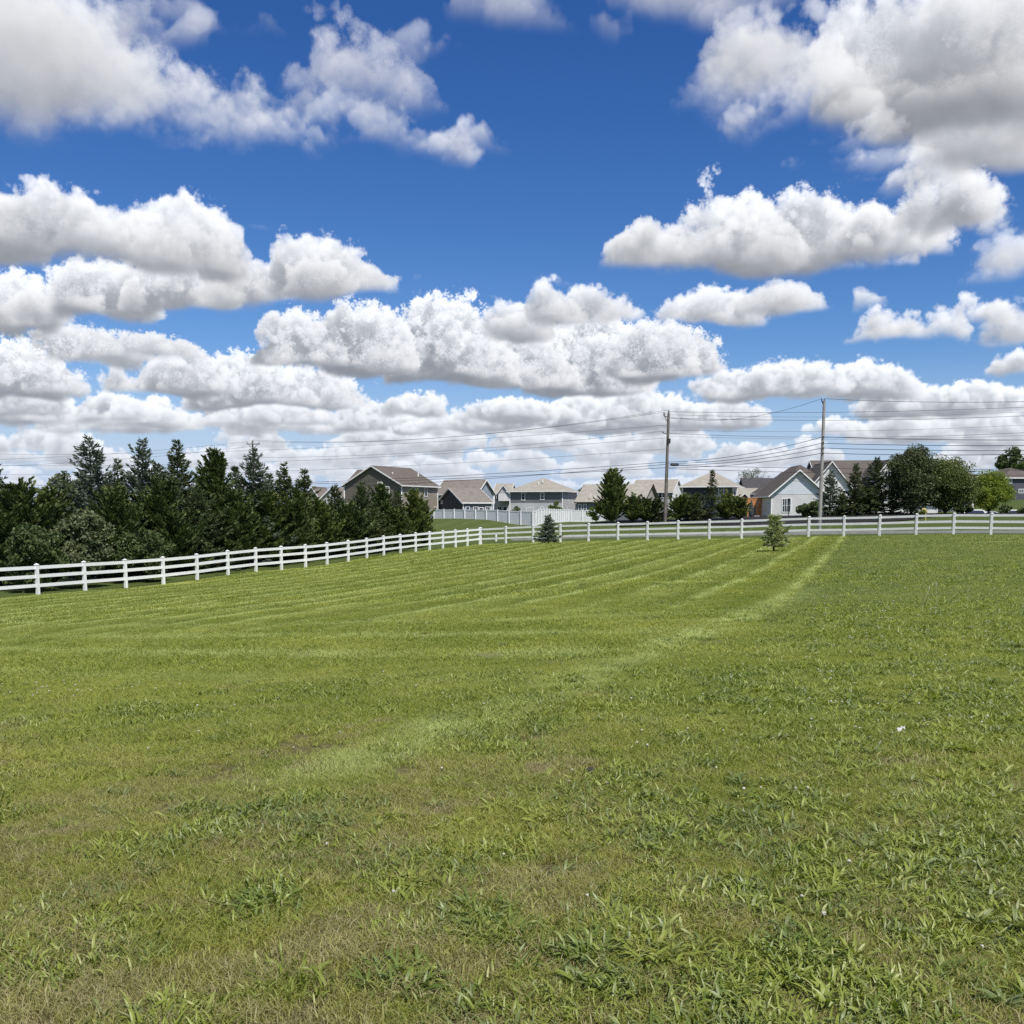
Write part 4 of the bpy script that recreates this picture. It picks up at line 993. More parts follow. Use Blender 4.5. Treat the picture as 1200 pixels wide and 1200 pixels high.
class Block:
    """one volume of a house: walls, roof, trim, with windows given by the pixels they cover"""
    def __init__(s,root,uc,Y,side,ua,ub,theta,zb,eave,ridge,kind,wall,roof,trim=None,side_wall=None,gable=None,length=None,width=None,over=.35,corner=True,name_roof='roof',fasc=None,hipin=None,thick=.18):
        s.root=root; s.C,s.a,s.b,s.W,s.L=frame_of(uc,Y,side,ua,ub,theta,length,width); C,a,b,W,L=s.C,s.a,s.b,s.W,s.L
        ze=at(uc,eave,Y).z; s.ze=ze; s.zb=zb; trim=trim or M_WHITE
        U=Vector((0,0,1)); P=lambda p,q,z: C+a*p+b*q+U*z
        # ridge height measured where the photo shows its near end
        if kind=='gable_front': q=P(W/2,0,0)
        elif kind=='gable_side': q=P(0,L/2,0)
        else: q=P(W/2,L/2,0)
        zr=at(600,ridge,q.y).z; s.zr=zr; rise=zr-ze
        n=-b; s.nA=-b; s.nB=-a
        w=WB(); w.poly([P(0,0,zb),P(W,0,zb),P(W,0,ze)]+([P(W/2,0,zr-.03)] if kind=='gable_front' and gable is None else [])+[P(0,0,ze)])
        w.poly([P(0,L,zb),P(W,L,zb),P(W,L,ze)]+([P(W/2,L,zr-.03)] if kind=='gable_front' else [])+[P(0,L,ze)])
        w.poly([P(W,0,zb),P(W,L,zb),P(W,L,ze)]+([P(W,L/2,zr-.03)] if kind=='gable_side' else [])+[P(W,0,ze)])
        if side_wall is None: w.poly([P(0,0,zb),P(0,L,zb),P(0,L,ze)]+([P(0,L/2,zr-.03)] if kind=='gable_side' else [])+[P(0,0,ze)])
        w.build('wall',wall,root)
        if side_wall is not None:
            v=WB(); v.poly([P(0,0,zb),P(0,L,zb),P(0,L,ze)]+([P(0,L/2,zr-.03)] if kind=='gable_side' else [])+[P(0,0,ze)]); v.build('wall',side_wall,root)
        if gable is not None and kind=='gable_front':
            v=WB(); v.prism([P(0,-.03,ze-.1),P(W,-.03,ze-.1),P(W,-.03,ze),P(W/2,-.03,zr-.03),P(0,-.03,ze)],[P(0,.05,ze-.1),P(W,.05,ze-.1),P(W,.05,ze),P(W/2,.05,zr-.03),P(0,.05,ze)]); v.build('gable',gable,root)
        r=WB(); o=over; f=WB(); t=thick
        def fascia(p,q,h=.22,out=.03):
            d=(q-p).normalized(); sd=Vector((d.y,-d.x,0)); sd=sd.normalized()*out if sd.length>0 else sd
            f.prism([p-sd-U*(h),q-sd-U*(h),q+sd-U*(h),p+sd-U*(h)],[p-sd+U*.02,q-sd+U*.02,q+sd+U*.02,p+sd+U*.02])
        if kind=='gable_front':
            sl=rise/(W/2); dz=o*sl; up=U*(t*.9+.02)
            for x in (0,W):
                e=-o if x==0 else W+o
                q=[P(e,-o,ze-dz)+up,P(W/2,-o,zr)+up,P(W/2,L+o,zr)+up,P(e,L+o,ze-dz)+up]; r.slab(q,t)
                fascia(q[0]-U*.02+s.nA*.03,q[1]-U*.02+s.nA*.03); fascia(q[3]-U*.02-s.nA*.03,q[2]-U*.02-s.nA*.03); fascia(q[0]-U*.03,q[3]-U*.03,.18,.06)
        elif kind=='gable_side':
            sl=rise/(L/2); dz=o*sl; up=U*(t*.9+.02)
            for y in (0,L):
                e=-o if y==0 else L+o
                q=[P(-o,e,ze-dz)+up,P(-o,L/2,zr)+up,P(W+o,L/2,zr)+up,P(W+o,e,ze-dz)+up]; r.slab(q,t)
                fascia(q[0]-U*.02+s.nB*.03,q[1]-U*.02+s.nB*.03); fascia(q[3]-U*.02-s.nB*.03,q[2]-U*.02-s.nB*.03); fascia(q[0]-U*.03,q[3]-U*.03,.18,.06)
        else:
            i=hipin if hipin is not None else min(W,L)/2; dz=.0; up=U*.06
            if W>=L: r1,r2=P(i,L/2,zr),P(W-i,L/2,zr)
            else: r1,r2=P(W/2,i,zr),P(W/2,L-i,zr)
            c=[P(-o,-o,ze)+up,P(W+o,-o,ze)+up,P(W+o,L+o,ze)+up,P(-o,L+o,ze)+up]
            lo=[p-U*.2 for p in c]; k=len(r.v); r.v+=[tuple(p) for p in c+[r1,r2]+lo]
            if W>=L: fs=[(0,1,5,4),(1,2,5),(2,3,4,5),(3,0,4)]
            else: fs=[(0,1,4),(1,2,5,4),(2,3,5),(3,0,4,5)]
            r.f+=[tuple(k+x for x in q) for q in fs]+[(k+6,k+7,k+8,k+9)]+[(k+x,k+(x+1)%4,k+6+(x+1)%4,k+6+x) for x in range(4)]
            for x in range(4): fascia(c[x]-U*.01,c[(x+1)%4]-U*.01,.2,.05)
        s.roof=r.build(name_roof,roof,root); f.build('fascia',fasc or trim,root)
        if corner:
            for p in ((0,0),(W,0),(0,L)):
                m=WB(); e=.09; q=P(p[0],p[1],0); m.prism([q+Vector((dx,dy,zb)) for dx,dy in ((-e,-e),(e,-e),(e,e),(-e,e))],[q+Vector((dx,dy,ze-.02)) for dx,dy in ((-e,-e),(e,-e),(e,e),(-e,e))]); m.build('corner_board',trim,root)
    def hit(s,u,v,wall):
        """point of the wall plane seen at a pixel"""
        n=s.nA if wall=='A' else s.nB; d=Vector(px2dir(u,v)); o=Vector((0,0,EYE)); k=(s.C-o).dot(n)/d.dot(n); return o+d*k
    def window(s,u0,v0,u1,v1,wall='A',shutters=False,cols=2,trim=None,name='window',glass=None,frame_w=.09):
        n=s.nA if wall=='A' else s.nB; dr=s.a if wall=='A' else s.b
        p=s.hit(u0,v0,wall); q=s.hit(u1,v1,wall)
        if (q-p).dot(dr)<0: dr=-dr
        w=abs((q-p).dot(dr)); z1,z0=p.z,q.z; base=Vector((p.x,p.y,0)); U=Vector((0,0,1))
        def bx(m,a0,a1,b0,b1,d0,d1):
            A=[base+dr*a0+n*d0,base+dr*a1+n*d0,base+dr*a1+n*d1,base+dr*a0+n*d1]; m.prism([x+U*b0 for x in A],[x+U*b1 for x in A])
        fw=min(frame_w,w*.16); m=WB()
        bx(m,-fw,fw*.4,z0-fw,z1+fw,.004,.07); bx(m,w-fw*.4,w+fw,z0-fw,z1+fw,.004,.07); bx(m,fw*.4,w-fw*.4,z1-fw*.3,z1+fw,.004,.068); bx(m,fw*.4,w-fw*.4,z0-fw,z0+fw*.3,.004,.075)
        for i in range(1,cols): bx(m,w*i/cols-fw*.3,w*i/cols+fw*.3,z0+fw*.3,z1-fw*.3,.004,.06)
        bx(m,fw*.4,w-fw*.4,(z0+z1)/2-fw*.25,(z0+z1)/2+fw*.25,.006,.056)
        fr=m.build(name,trim or M_WHITE,s.root,)
        g=WB(); bx(g,0,w,z0,z1,.002,.03); o_=s.root.location
        ob=g.build('pane',glass or M_GLASS,s.root); ob.parent=fr
        if shutters:
            for a0,a1 in ((-fw-.42,-fw-.03),(w+fw+.03,w+fw+.42)):
                m=WB(); bx(m,a0,a1,z0-fw,z1+fw,.004,.05); m.build('shutter',M_DARK,s.root)
        return fr
    def vents(s,pts,c=None):
        for u,v in pts:
            p=s.hit(u,v,'A'); 
            d=Vector(px2dir(u,v)); k=(s.C.y+s.L*.3)/d.y; p=Vector((0,0,EYE))+d*k
            m=WB(); m.tube([p-Vector((0,0,.35)),p+Vector((0,0,.25))],.12,8); m.build('roof_vent',c or M_WHITE,s.root)
def house(u,Y,label,name='house'): 
    p=ground(atz(u,Y),Y); return thing(name,p,label,'house'), p.z-.3

# H1 brown gabled house at the left
h,zb=house(472,176,'two-storey brown gabled house with beige right side and white windows, left end of the street','two_storey_house')
B=Block(h,471,176,'R',404,513,24,zb,568,546.5,'gable_front',S_BROWN,R_BROWN,gable=S_OLIVE,side_wall=S_BEIGE,over=.45)
B.window(451,570.5,456,579.5); B.window(443,565,448,566.3,cols=1)
B.window(483,571.5,486.5,579.5,'B',cols=1); B.window(497.5,571.5,500.5,581.5,'B',cols=1); B.window(508.8,594.5,511.3,599.5,'B',cols=1); B.window(498,594,501,602,'B',cols=1)
B.vents([(460,555),(490,556)])
B2=Block(h,441,183,'R',405.5,452,24,zb,568.5,551,'gable_side',S_BROWN,R_BROWN,length=9,corner=False)
# H2 grey-brown roof with navy garage wing
h,zb=house(545,190,'grey-brown roofed house with dark navy garage end and light blue gable, second from left','ranch_house')
B=Block(h,558.5,196,'R',512,578,28,zb,578,563,'gable_side',S_LBLUE,R_GREYB,over=.4)
B.window(562,578,566,582,'B',cols=1)
B=Block(h,543,178,'L',576,514,24,zb,589,573,'gable_side',S_BGREY,R_GREYB,side_wall=S_NAVY,over=.35)
B.window(546,594,550,602,cols=1); B.window(555,594,560,603,cols=2,name='door'); B.window(561.5,595,566,603,cols=1,name='door'); B.window(569,594,574,602,cols=2)
B.window(517,587,518.5,590,'B',cols=1)
# H3 small pale gabled house
h,zb=house(590,214,'small pale house with black shutters and a little front gable, left of the grey-blue house','gabled_house')
B=Block(h,597.5,216,'R',579.5,602,8,zb,577,567.5,'gable_side',S_LGREY,R_TAN,length=8,over=.3)
B.window(582,580,584,587,shutters=True,cols=1); B.window(588,580,591,587,shutters=True,cols=1); B.window(583,594,588,602,cols=2); B.window(590,594,594,602,cols=1,name='door')
B=Block(h,596,213.5,'R',584,600,8,zb+4.2,577,569,'gable_front',S_WHITE,R_TAN,gable=S_LGREY,length=3,over=.3,corner=False)
# H4 grey-blue hip roofed house
h,zb=house(640,200,'two-storey grey-blue house with tan hip roof and light grey right wall','two_storey_house')
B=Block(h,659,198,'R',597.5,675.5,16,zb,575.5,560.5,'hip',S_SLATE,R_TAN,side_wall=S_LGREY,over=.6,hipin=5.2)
B.window(611.5,578,615,586,cols=1); B.window(633.5,577.5,637.5,585.5,cols=1); B.window(633.5,594,637,601,cols=1); B.window(617,595,625,603,cols=3)
B.window(665,594,666,597,'B',cols=1)
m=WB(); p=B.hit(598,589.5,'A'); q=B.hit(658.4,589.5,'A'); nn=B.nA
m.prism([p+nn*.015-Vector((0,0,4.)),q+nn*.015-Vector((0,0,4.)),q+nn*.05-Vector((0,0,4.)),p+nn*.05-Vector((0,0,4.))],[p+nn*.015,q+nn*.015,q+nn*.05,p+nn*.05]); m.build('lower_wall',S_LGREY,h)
B.vents([(636,563),(631,566),(660,566)])
# H5 long low tan-roofed house
h,zb=house(720,200,'long low house with wide tan roof and a grey gable end above the hedge','ranch_house')
B=Block(h,753.5,190,'R',675.5,771,20,zb,588,568,'gable_side',S_BGREY,R_TAN,side_wall=S_TANW,trim=M_DARK,over=.4,corner=False)
B.window(738,591,743,598,cols=2); B.window(678,591,681,601,cols=1); B.window(684,591,687,601,cols=1,name='door')
B.vents([(692,580),(697,582)])
B2=Block(h,700,201,'R',674,704,20,zb,589,567.5,'hip',S_LGREY,R_TAN,length=12,over=.5,corner=False,hipin=4)
# H6 white-gabled house with dormer
h,zb=house(775,232,'tan-roofed house with white right gable and black-shuttered dormer windows behind the wooden pole','gabled_house')
B=Block(h,787.5,236,'R',740,798.5,26,zb,576,562.5,'gable_side',S_LGREY,R_TAN,side_wall=S_WHITE,over=.35)
B.window(769,577,771.5,583,shutters=True,cols=1); B.window(776,577,779,583,shutters=True,cols=1); B.window(783,577,785,583,shutters=True,cols=1)
# H7 navy hip house
h,zb=house(835,196,'navy and grey-green two-storey house with tan pyramid roof and light right wall','two_storey_house')
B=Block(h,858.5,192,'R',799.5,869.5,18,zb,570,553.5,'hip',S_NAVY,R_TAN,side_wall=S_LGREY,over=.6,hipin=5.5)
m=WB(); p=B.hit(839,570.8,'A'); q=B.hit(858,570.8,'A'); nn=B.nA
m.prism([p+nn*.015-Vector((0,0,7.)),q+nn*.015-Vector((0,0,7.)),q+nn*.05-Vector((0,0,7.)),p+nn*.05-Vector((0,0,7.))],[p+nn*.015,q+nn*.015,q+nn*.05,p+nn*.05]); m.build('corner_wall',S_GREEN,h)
B.window(842.5,570.8,848,579,cols=2,); B.window(822,588,824,594,cols=1)
B.vents([(821,563)])
B=Block(h,893,188,'R',866,898,14,zb,583.5,573,'gable_side',S_LGREY,R_TAN,length=9,over=.5)
B.window(884.5,586,890,592,cols=2)
B=Block(h,878,186.5,'R',867,881,14,zb,583.8,578.5,'gable_front',S_LGREY,R_TAN,gable=S_BROWN,length=3,over=.3,corner=False)
# H8 dark house behind
h,zb=house(900,230,'black house with charcoal roof and white twin window, behind the orange deck','dark_house')
B=Block(h,924,236,'R',873,930,6,zb,573.5,561,'gable_side',S_BLACK,R_DARK,length=12,over=.4,corner=False,fasc=M_DARK)
B.window(890.5,574.5,896.5,579,cols=2); B.window(885.5,575,888,580,cols=1,frame_w=.05)
B.window(896,588,900,596,cols=1)
# H9 grey garage gable
h,zb=house(937,165,'grey gabled house with pale blue gable field and tall paned window beside the grey pole','gabled_house')
B=Block(h,966,160,'R',904,975,3,zb,578.5,551.5,'gable_front',S_GARAGE,R_CHAR,gable=S_PALEB,over=.6,length=13)
B.window(917,584.5,921.5,600,cols=2); B.window(922.5,584.5,926.3,600,cols=2); B.window(937,556,941,557.5,cols=1,name='gable_vent',glass=M_DARK)
m=WB(); p=B.hit(929,563.5,'A'); q=B.hit(947,563.5,'A'); nn=B.nA*.07; t=B.hit(938,553.5,'A')
m.prism([p+nn,q+nn,t+nn],[p+nn*.4,q+nn*.4,t+nn*.4]); m.build('gable_panel',S_GARAGE,h)
B=Block(h,984,172,'R',904,990,3,zb,577,545.8,'hip',S_GARAGE,R_CHAR,length=17,over=.5,corner=False,hipin=4.6)
# H10 white house behind the spruces
h,zb=house(1005,172,'white house with two gables and long charcoal roof behind the dark spruces','gabled_house')
B=Block(h,1052,176,'R',962,1060,4,zb,570,540.5,'gable_side',S_WHITE,R_CHAR,length=16,over=.5)
B=Block(h,997,170,'R',948,1005,4,zb,572,541.5,'gable_front',S_WHITE,R_CHAR,length=12,over=.5)
B.window(966,575,971,584,cols=2)
B=Block(h,1051,170,'R',1029,1056,4,zb,553,539.5,'gable_front',S_WHITE,R_CHAR,length=10,over=.45)
B.window(1037,553,1043,560,cols=2); B.window(1036,575,1043,586,cols=2)
m=WB(); z=at(1100,590,168).z; P0=ground(atz(1052,172),172); 
B=Block(h,1098,174,'R',1052,1104,4,zb,590,580,'gable_side',S_WHITE,R_CHAR,length=10,over=.4)
# H11 grey house with white corner
h,zb=house(1128,180,'grey house with tan roof corner and bright white corner post right of the olive evergreen','two_storey_house')
B=Block(h,1139,178,'R',1098,1145,12,zb,559,546,'hip',S_BGREY,R_TAN,length=9,over=.7,hipin=4)
B.window(1126,563,1130,571,cols=2)
m=WB(); p=B.C; m.prism([p+Vector((dx,dy,zb)) for dx,dy in ((-.22,-.22),(.22,-.22),(.22,.22),(-.22,.22))],[p+Vector((dx,dy,B.ze-.05)) for dx,dy in ((-.22,-.22),(.22,-.22),(.22,.22),(-.22,.22))]); m.build('porch_column',M_WHITE,h)
# H12 slate-blue house on the rise
h,zb=house(1195,222,'slate-blue house with dark hip roof on the rise at the right edge','two_storey_house')
B=Block(h,1176,218,'L',1226,1172,6,zb,560,548.5,'hip',S_SLBLUE,R_CHAR,length=14,over=.5,hipin=6,corner=False)
B.window(1180.5,562,1185.5,566,cols=2); B.window(1176.8,573.5,1180,578,cols=1); B.window(1194,573.5,1199.5,577.5,cols=2)
# H0 pale gable between the conifers
h,zb=house(385,190,'pale house roof and gable glimpsed between the conifers left of the brown house','gabled_house')
B=Block(h,402,190,'R',377,408,10,zb,584,572,'gable_front',S_LGREY,R_GREYB,length=9,over=.4)
B=Block(h,372,192,'R',360,378,6,zb,580,571,'gable_front',S_LGREY,R_GREYB,length=9,over=.4)

# ------------------------------------------------------------------ deck, umbrella, lamp, marker post, cars
Y=170.; p=ground(atz(880,Y),Y)
root=thing('wooden_deck',p,'raised orange cedar deck with railing behind the navy house','deck')
x0,x1=atz(867,Y)-p.x,atz(893.5,Y)-p.x; zt=at(880,591,Y).z-p.z; zr=zt+1.0
m=MB(); m.box(x0,x1,-1.6,1.6,zt-.2,zt); m.build('deck_floor',M_CEDARDK,root)
m=MB(); 
k=24
for i in range(k+1):
    x=x0+(x1-x0)*i/k; m.box(x-.06,x+.06,-1.62,-1.56,zt+.02,zr-.05)
m.box(x0-.05,x1+.05,-1.68,-1.50,zr-.05,zr+.05); m.build('railing',M_CEDARDK,root)
for i in range(5):
    x=x0+.1+(x1-x0-.2)*i/4; m=MB(); m.box(x-.09,x+.09,-1.55,-1.37,-.3,zt-.21); m.build('deck_post',M_CEDARDK,root)
m=MB(); xs=atz(883,Y)-p.x; m.box(xs,x1,-1.5,-1.42,0,zt-.25); m.build('skirt_board',M_CEDARDK,root)
Y=160.; p=ground(atz(880.5,Y),Y); root=thing('patio_umbrella',p,'closed dark patio umbrella standing in front of the orange deck','umbrella')
zt=at(880,586,Y).z-p.z
m=MB(); m.tube([(0,0,0),(0,0,zt+.1)],.04,8); m.build('pole',M_METAL,root)
m=MB(); m.tube([(0,0,zt*.34),(0,0,zt*.45),(0,0,zt*.8),(0,0,zt)],[.42,.40,.2,.04],10); m.build('canopy',plain('dark_green_canvas',(.03,.04,.04),.8),root)
Y=158.; p=ground(atz(924.2,Y),Y); root=thing('lamp_post',p,'thin black lamp post in front of the grey gabled house window','lamp post')
zt=at(924,584,Y).z-p.z
m=MB(); m.tube([(0,0,-.1),(0,0,zt-.4)],.06,8); m.build('post',M_METAL,root)
m=MB(); m.tube([(0,0,zt-.4),(0,0,zt-.3),(0,0,zt-.05),(0,0,zt)],[.06,.17,.2,.05],8); m.build('lantern',M_METAL,root)
m=MB(); m.tube([(-.9,0,zt-.55),(0,0,zt-.5)],.03,6); m.build('arm',M_METAL,root)
# patio furniture glimpsed between deck and grey house
def patio_chair(u,Y,label,mat,rz):
    p=ground(atz(u,Y),Y); root=thing('patio_chair',p,label,'chair','patio chairs by the orange deck'); root.rotation_euler[2]=rz
    m=MB(); m.box(-.3,.3,-.3,.3,.40,.46); m.build('seat',mat,root)
    m=MB(); m.box(-.3,.3,.26,.32,.47,1.05); m.build('backrest',mat,root)
    for x in (-.26,.26):
        for y in (-.26,.26): m=MB(); m.box(x-.03,x+.03,y-.03,y+.03,0,.40); m.build('leg',mat,root)
    return root
M_PATIO=plain('pale_patio_resin',(.45,.47,.5),.6); M_PATIOD=plain('black_patio_metal',(.03,.03,.03),.5)
for u,Y,mat,rz,lab in ((874,156,M_PATIOD,.3,'black patio chair left of the closed umbrella'),(886,158,M_PATIO,-.4,'pale patio chair just right of the closed umbrella'),(891,156,M_PATIO,.8,'pale patio chair at the right end of the orange deck'),(898,157,M_PATIOD,2.2,'black patio chair beside the black house wall')): patio_chair(u,Y,lab,mat,rz)
# yellow marker post
M_YEL=plain('yellow_plastic',(.45,.38,.12),.5)
p=ground(atz(1085,98),98); root=thing('marker_post',p,'yellow pipeline marker post with a rounded cap behind the far fence','marker post')
zt=at(1085,600,98).z-p.z; m=MB(); m.tube([(0,0,-.2),(0,0,zt)],.075,10); m.build('post',M_YEL,root)
m=MB(); m.tube([(0,0,zt),(0,0,zt+.12),(-.12,0,zt+.24),(-.38,0,zt+.27)],[.13,.14,.13,.08],10); m.build('cap',M_YEL,root)
p=ground(atz(581.5,92),92); root=thing('marker_stake',p,'short white stake behind the fence left of the blue-grey spruce','stake')
m=MB(); m.box(-.07,.07,-.05,.05,-.2,.72); m.box(-.085,.085,-.065,.065,.722,.75); m.build('stake',M_VINYL,root)
def car(u,Y,c,label,kind,rz,name='parked_car',s=1.):
    p=ground(atz(u,Y),Y); root=thing(name,p,label,'car','cars parked beyond the berm'); root.rotation_euler[2]=rz
    mc=plain('car_paint',c,.25,.02,spec=.6)
    L,W=4.7*s,1.82
    if kind=='suv': prof=[(-2.3,.45),(-2.35,.95),(-2.25,1.15),(-1.95,1.62),(-1.5,1.74),(.35,1.72),(.95,1.22),(1.0,1.12),(2.1,.98),(2.35,.75),(2.35,.42)]; gl=[(-2.0,1.17),(-1.75,1.60),(.28,1.62),(.82,1.18)]
    else: prof=[(-2.3,.42),(-2.35,.85),(-2.2,1.02),(-1.65,1.08),(-1.0,1.42),(-.5,1.47),(.3,1.45),(1.05,1.02),(2.0,.85),(2.33,.68),(2.33,.40)]; gl=[(-1.5,1.08),(-.95,1.37),(.22,1.38),(.85,1.03)]
    m=MB(); a=[(x,-W/2,z) for x,z in prof]; b=[(x,W/2,z) for x,z in prof]
    n=len(prof)
    A=[(x,-W/2+max(0,z-1.0)*.28,z) for x,z in prof]; Bv=[(x,W/2-max(0,z-1.0)*.28,z) for x,z in prof]
    m.prism(A,Bv); m.build('body',mc,root,bevel=.04)
    for sy in (-1,1):
        m=MB(); q=[(x,sy*(W/2-max(0,z-1.0)*.28+.006),z) for x,z in gl]; q2=[(x,sy*(W/2-max(0,z-1.0)*.28-.02),z) for x,z in gl]; m.prism(q,q2); m.build('side_window',M_GLASS,root)
        for x in (-1.42,1.42):
            m=MB(); m.tube([(x,sy*(W/2-.2),.33),(x,sy*(W/2+.015),.33)],.33,18); w=m.build('wheel',plain('tyre_rubber',(.02,.02,.02),.8),root)
            m=MB(); m.tube([(x,sy*(W/2+.016),.33),(x,sy*(W/2+.03),.33)],.19,14); m.build('rim',plain('rim_metal',(.4,.4,.42),.3,metal=.8),w)
    m=MB(); x1,z1=gl[2]; x2,z2=gl[3]; m.prism([(x1+.12,-.6,z1-.02),(x1+.12,.6,z1-.02),(x2+.2,.72,z2+.02),(x2+.2,-.72,z2+.02)],[(x1+.15,-.6,z1+.03),(x1+.15,.6,z1+.03),(x2+.23,.72,z2+.07),(x2+.23,-.72,z2+.07)]); m.build('windshield',M_GLASS,root)
    for y in (-.65,.65): m=MB(); m.box(2.3,2.37,y-.16,y+.16,.62,.74); m.build('headlight',plain('lamp_lens',(.7,.7,.72),.15),root)
    return root
car(1134,140,(.75,.75,.74),'white car parked beyond the berm between the olive evergreen and the lime maple','suv',math.pi)
car(1161,146,(.45,.47,.50),'silver-grey car parked behind the berm below the lime maple','sedan',0.1)
car(1195,143,(.70,.70,.70),'white car at the right edge beyond the berm, below the slate-blue house','suv',0.)

# ------------------------------------------------------------------ poles and wires
def pole(name,ub,ut,vt,Y,label,mat,r0=.17,r1=.12):
    b=ground(atz(ub,Y),Y); t=at(ut,vt,Y); root=thing(name,b,label,'utility pole'); d=t-b
    m=MB(); m.tube([d*-.04,d*.33,d*.66,d],[r0,r0*.9,r1*1.1,r1],12); m.build('shaft',mat,root); return root,b,t
P1,b1,t1=pole('utility_pole',779.5,783.6,484,106,'brown wooden utility pole with a black splice case, left of the navy house',M_POLE,.19,.13)
P2,b2,t2=pole('utility_pole',961,966,470,88.5,'tall grey utility pole in front of the grey gabled house',M_POLE2,.17,.12)
P3_,b3,t3=pole('utility_pole',296.5,296,516,150,'distant utility pole with crossarm rising behind the conifer row',M_POLE,.16,.11)
def on_pole(b,t,v,Y,du=0.): 
    z=at(0,v,Y).z; s=(z-b.z)/(t.z-b.z); p=b+(t-b)*s; p.x+=du; return p
def insul(root,p,q,r=.05): m=WB(); m.tube([p,p+(q-p)*.3,p+(q-p)*.6,q],[r*.6,r,r,r*.5],8); m.build('insulator',M_INSUL,root)
# pole 1 fittings
q=on_pole(b1,t1,489,106); m=WB(); m.tube([q,q+Vector((-.45,-.05,.12))],.05,6); m.tube([q-Vector((0,0,.7)),q+Vector((-.4,-.05,.08))],.03,6); m.build('bracket',M_METAL,P1); insul(P1,q+Vector((-.45,-.05,.14)),q+Vector((-.45,-.05,.5)),.09)
insul(P1,t1,t1+Vector((0,0,.32)),.08)
q=on_pole(b1,t1,508.5,106); m=WB(); m.tube([q,q+Vector((-.5,0,.1))],.05,6); m.build('bracket',M_METAL,P1); insul(P1,q+Vector((-.5,0,.08)),q+Vector((-.5,0,.28)),.08)
q=on_pole(b1,t1,517,106); m=WB(); m.box(-.15,.15,-.14,.14,-.25,.25,Matrix.Translation(q+Vector((.1,-.12,0)))); m.build('junction_box',M_METAL,P1)
q=on_pole(b1,t1,543,106)+Vector((.75,0,-.1)); m=WB(); m.tube([q+Vector((-.42,0,.0)),q+Vector((-.3,0,-.04)),q+Vector((.35,0,-.05)),q+Vector((.48,0,0))],[.04,.13,.13,.04],10); m.build('splice_case',M_DARK,P1)
# pole 2 fittings
q=on_pole(b2,t2,471,88.5); m=WB(); m.tube([q-Vector((0,0,.35)),q+Vector((-.22,0,.1)),q+Vector((-.22,0,.28))],.045,6); m.build('bracket',M_METAL,P2); insul(P2,t2,t2+Vector((0,0,.22)),.07)
for v in (512,519,525,531):
    q=on_pole(b2,t2,v,88.5); m=WB(); m.box(-.05,.05,-.22,-.12,-.05,.05,Matrix.Translation(q)); m.build('clamp',M_METAL,P2)
# pole 3 fittings
q=on_pole(b3,t3,520.5,150); m=WB(); m.box(-.95,.95,-.09,.09,-.06,.06,Matrix.Translation(q+Vector((.15,-.2,0)))); m.build('crossarm',M_POLE,P3_)
for dx in (-.75,.95): insul(P3_,q+Vector((dx,-.2,.06)),q+Vector((dx,-.2,.32)),.07)
m=WB(); m.tube([q+Vector((-.55,-.2,-.03)),q+Vector((0,-.16,-.75))],.03,5); m.tube([q+Vector((.8,-.2,-.03)),q+Vector((0,-.16,-.75))],.03,5); m.build('brace',M_METAL,P3_)
def wire(A,B,sag,label,r=.014,name='power_line',cont=None):
    A,B=Vector(A),Vector(B); n=24; m=MB(); pts=[]
    for i in range(n+1):
        t=i/n; p=A.lerp(B,t); p.z-=sag*4*t*(1-t); pts.append(p-A)
    m.tube(pts,r,4); o=m.build(name,M_WIRE); o.location=A; tag(o,label,'cable','overhead cables between the utility poles'); return o
OFFR=lambda v,Y=74.: at(1330,v,Y)
# from pole 1 to the left, to pole 3 and beyond
w1=[on_pole(b1,t1,484,106)+Vector((0,0,.32)),on_pole(b1,t1,489,106)+Vector((-.45,0,.5)),on_pole(b1,t1,508.5,106)+Vector((-.5,0,.28))]
q3=on_pole(b3,t3,520.5,150)
e3=[t3+Vector((0,0,.05)),q3+Vector((.95,-.2,.33)),on_pole(b3,t3,536,150)]
for k,(a,e,s) in enumerate(zip(w1,e3,(1.35,1.1,.7))): wire(a,e,s,('topmost','second','third')[k]+' cable from the brown wooden pole left to the crossarm pole')
for k,(v,v2,s) in enumerate(((541.5,560,.9),(544,566,1.1),(548,570,.55))):
    wire(on_pole(b1,t1,v,106),at(-160,v2,170),s*2,('upper','middle','lowest')[k]+' of the low cables running left from the brown wooden pole',.022)
wire(q3+Vector((-.75,-.2,.33)),at(-200,541,125),.8,'upper faint cable running left from the crossarm pole'); wire(q3+Vector((.0,-.1,-.3)),at(-200,549,125),.9,'lower faint cable running left from the crossarm pole')
# pole 1 to pole 2
for k,(v,v2,s) in enumerate(((541.5,512,.45),(543,519,.45),(545,525,.4),(547.5,531,.35))):
    wire(on_pole(b1,t1,v,106),on_pole(b2,t2,v2,88.5),s,('topmost','second','third','lowest')[k]+' of four slanting cables between the brown and the grey pole',.022)
# pole 2 to the right
for k,(v,v2,s) in enumerate(((512,514.5,.15),(519.5,520.5,.15),(525,526.5,.15),(531,529,.2))):
    wire(on_pole(b2,t2,v,88.5),OFFR(v2),s,('topmost','second','third','lowest')[k]+' of the four level cables right of the grey pole',.022)
wire(t2+Vector((0,0,.2)),OFFR(466.,70),.3,'highest cable leaving the grey pole top to the right'); wire(on_pole(b2,t2,471,88.5)+Vector((-.22,0,.28)),at(783.6,489,106)+Vector((.2,0,0)),.9,'high cable from the grey pole top bracket down to the brown pole')
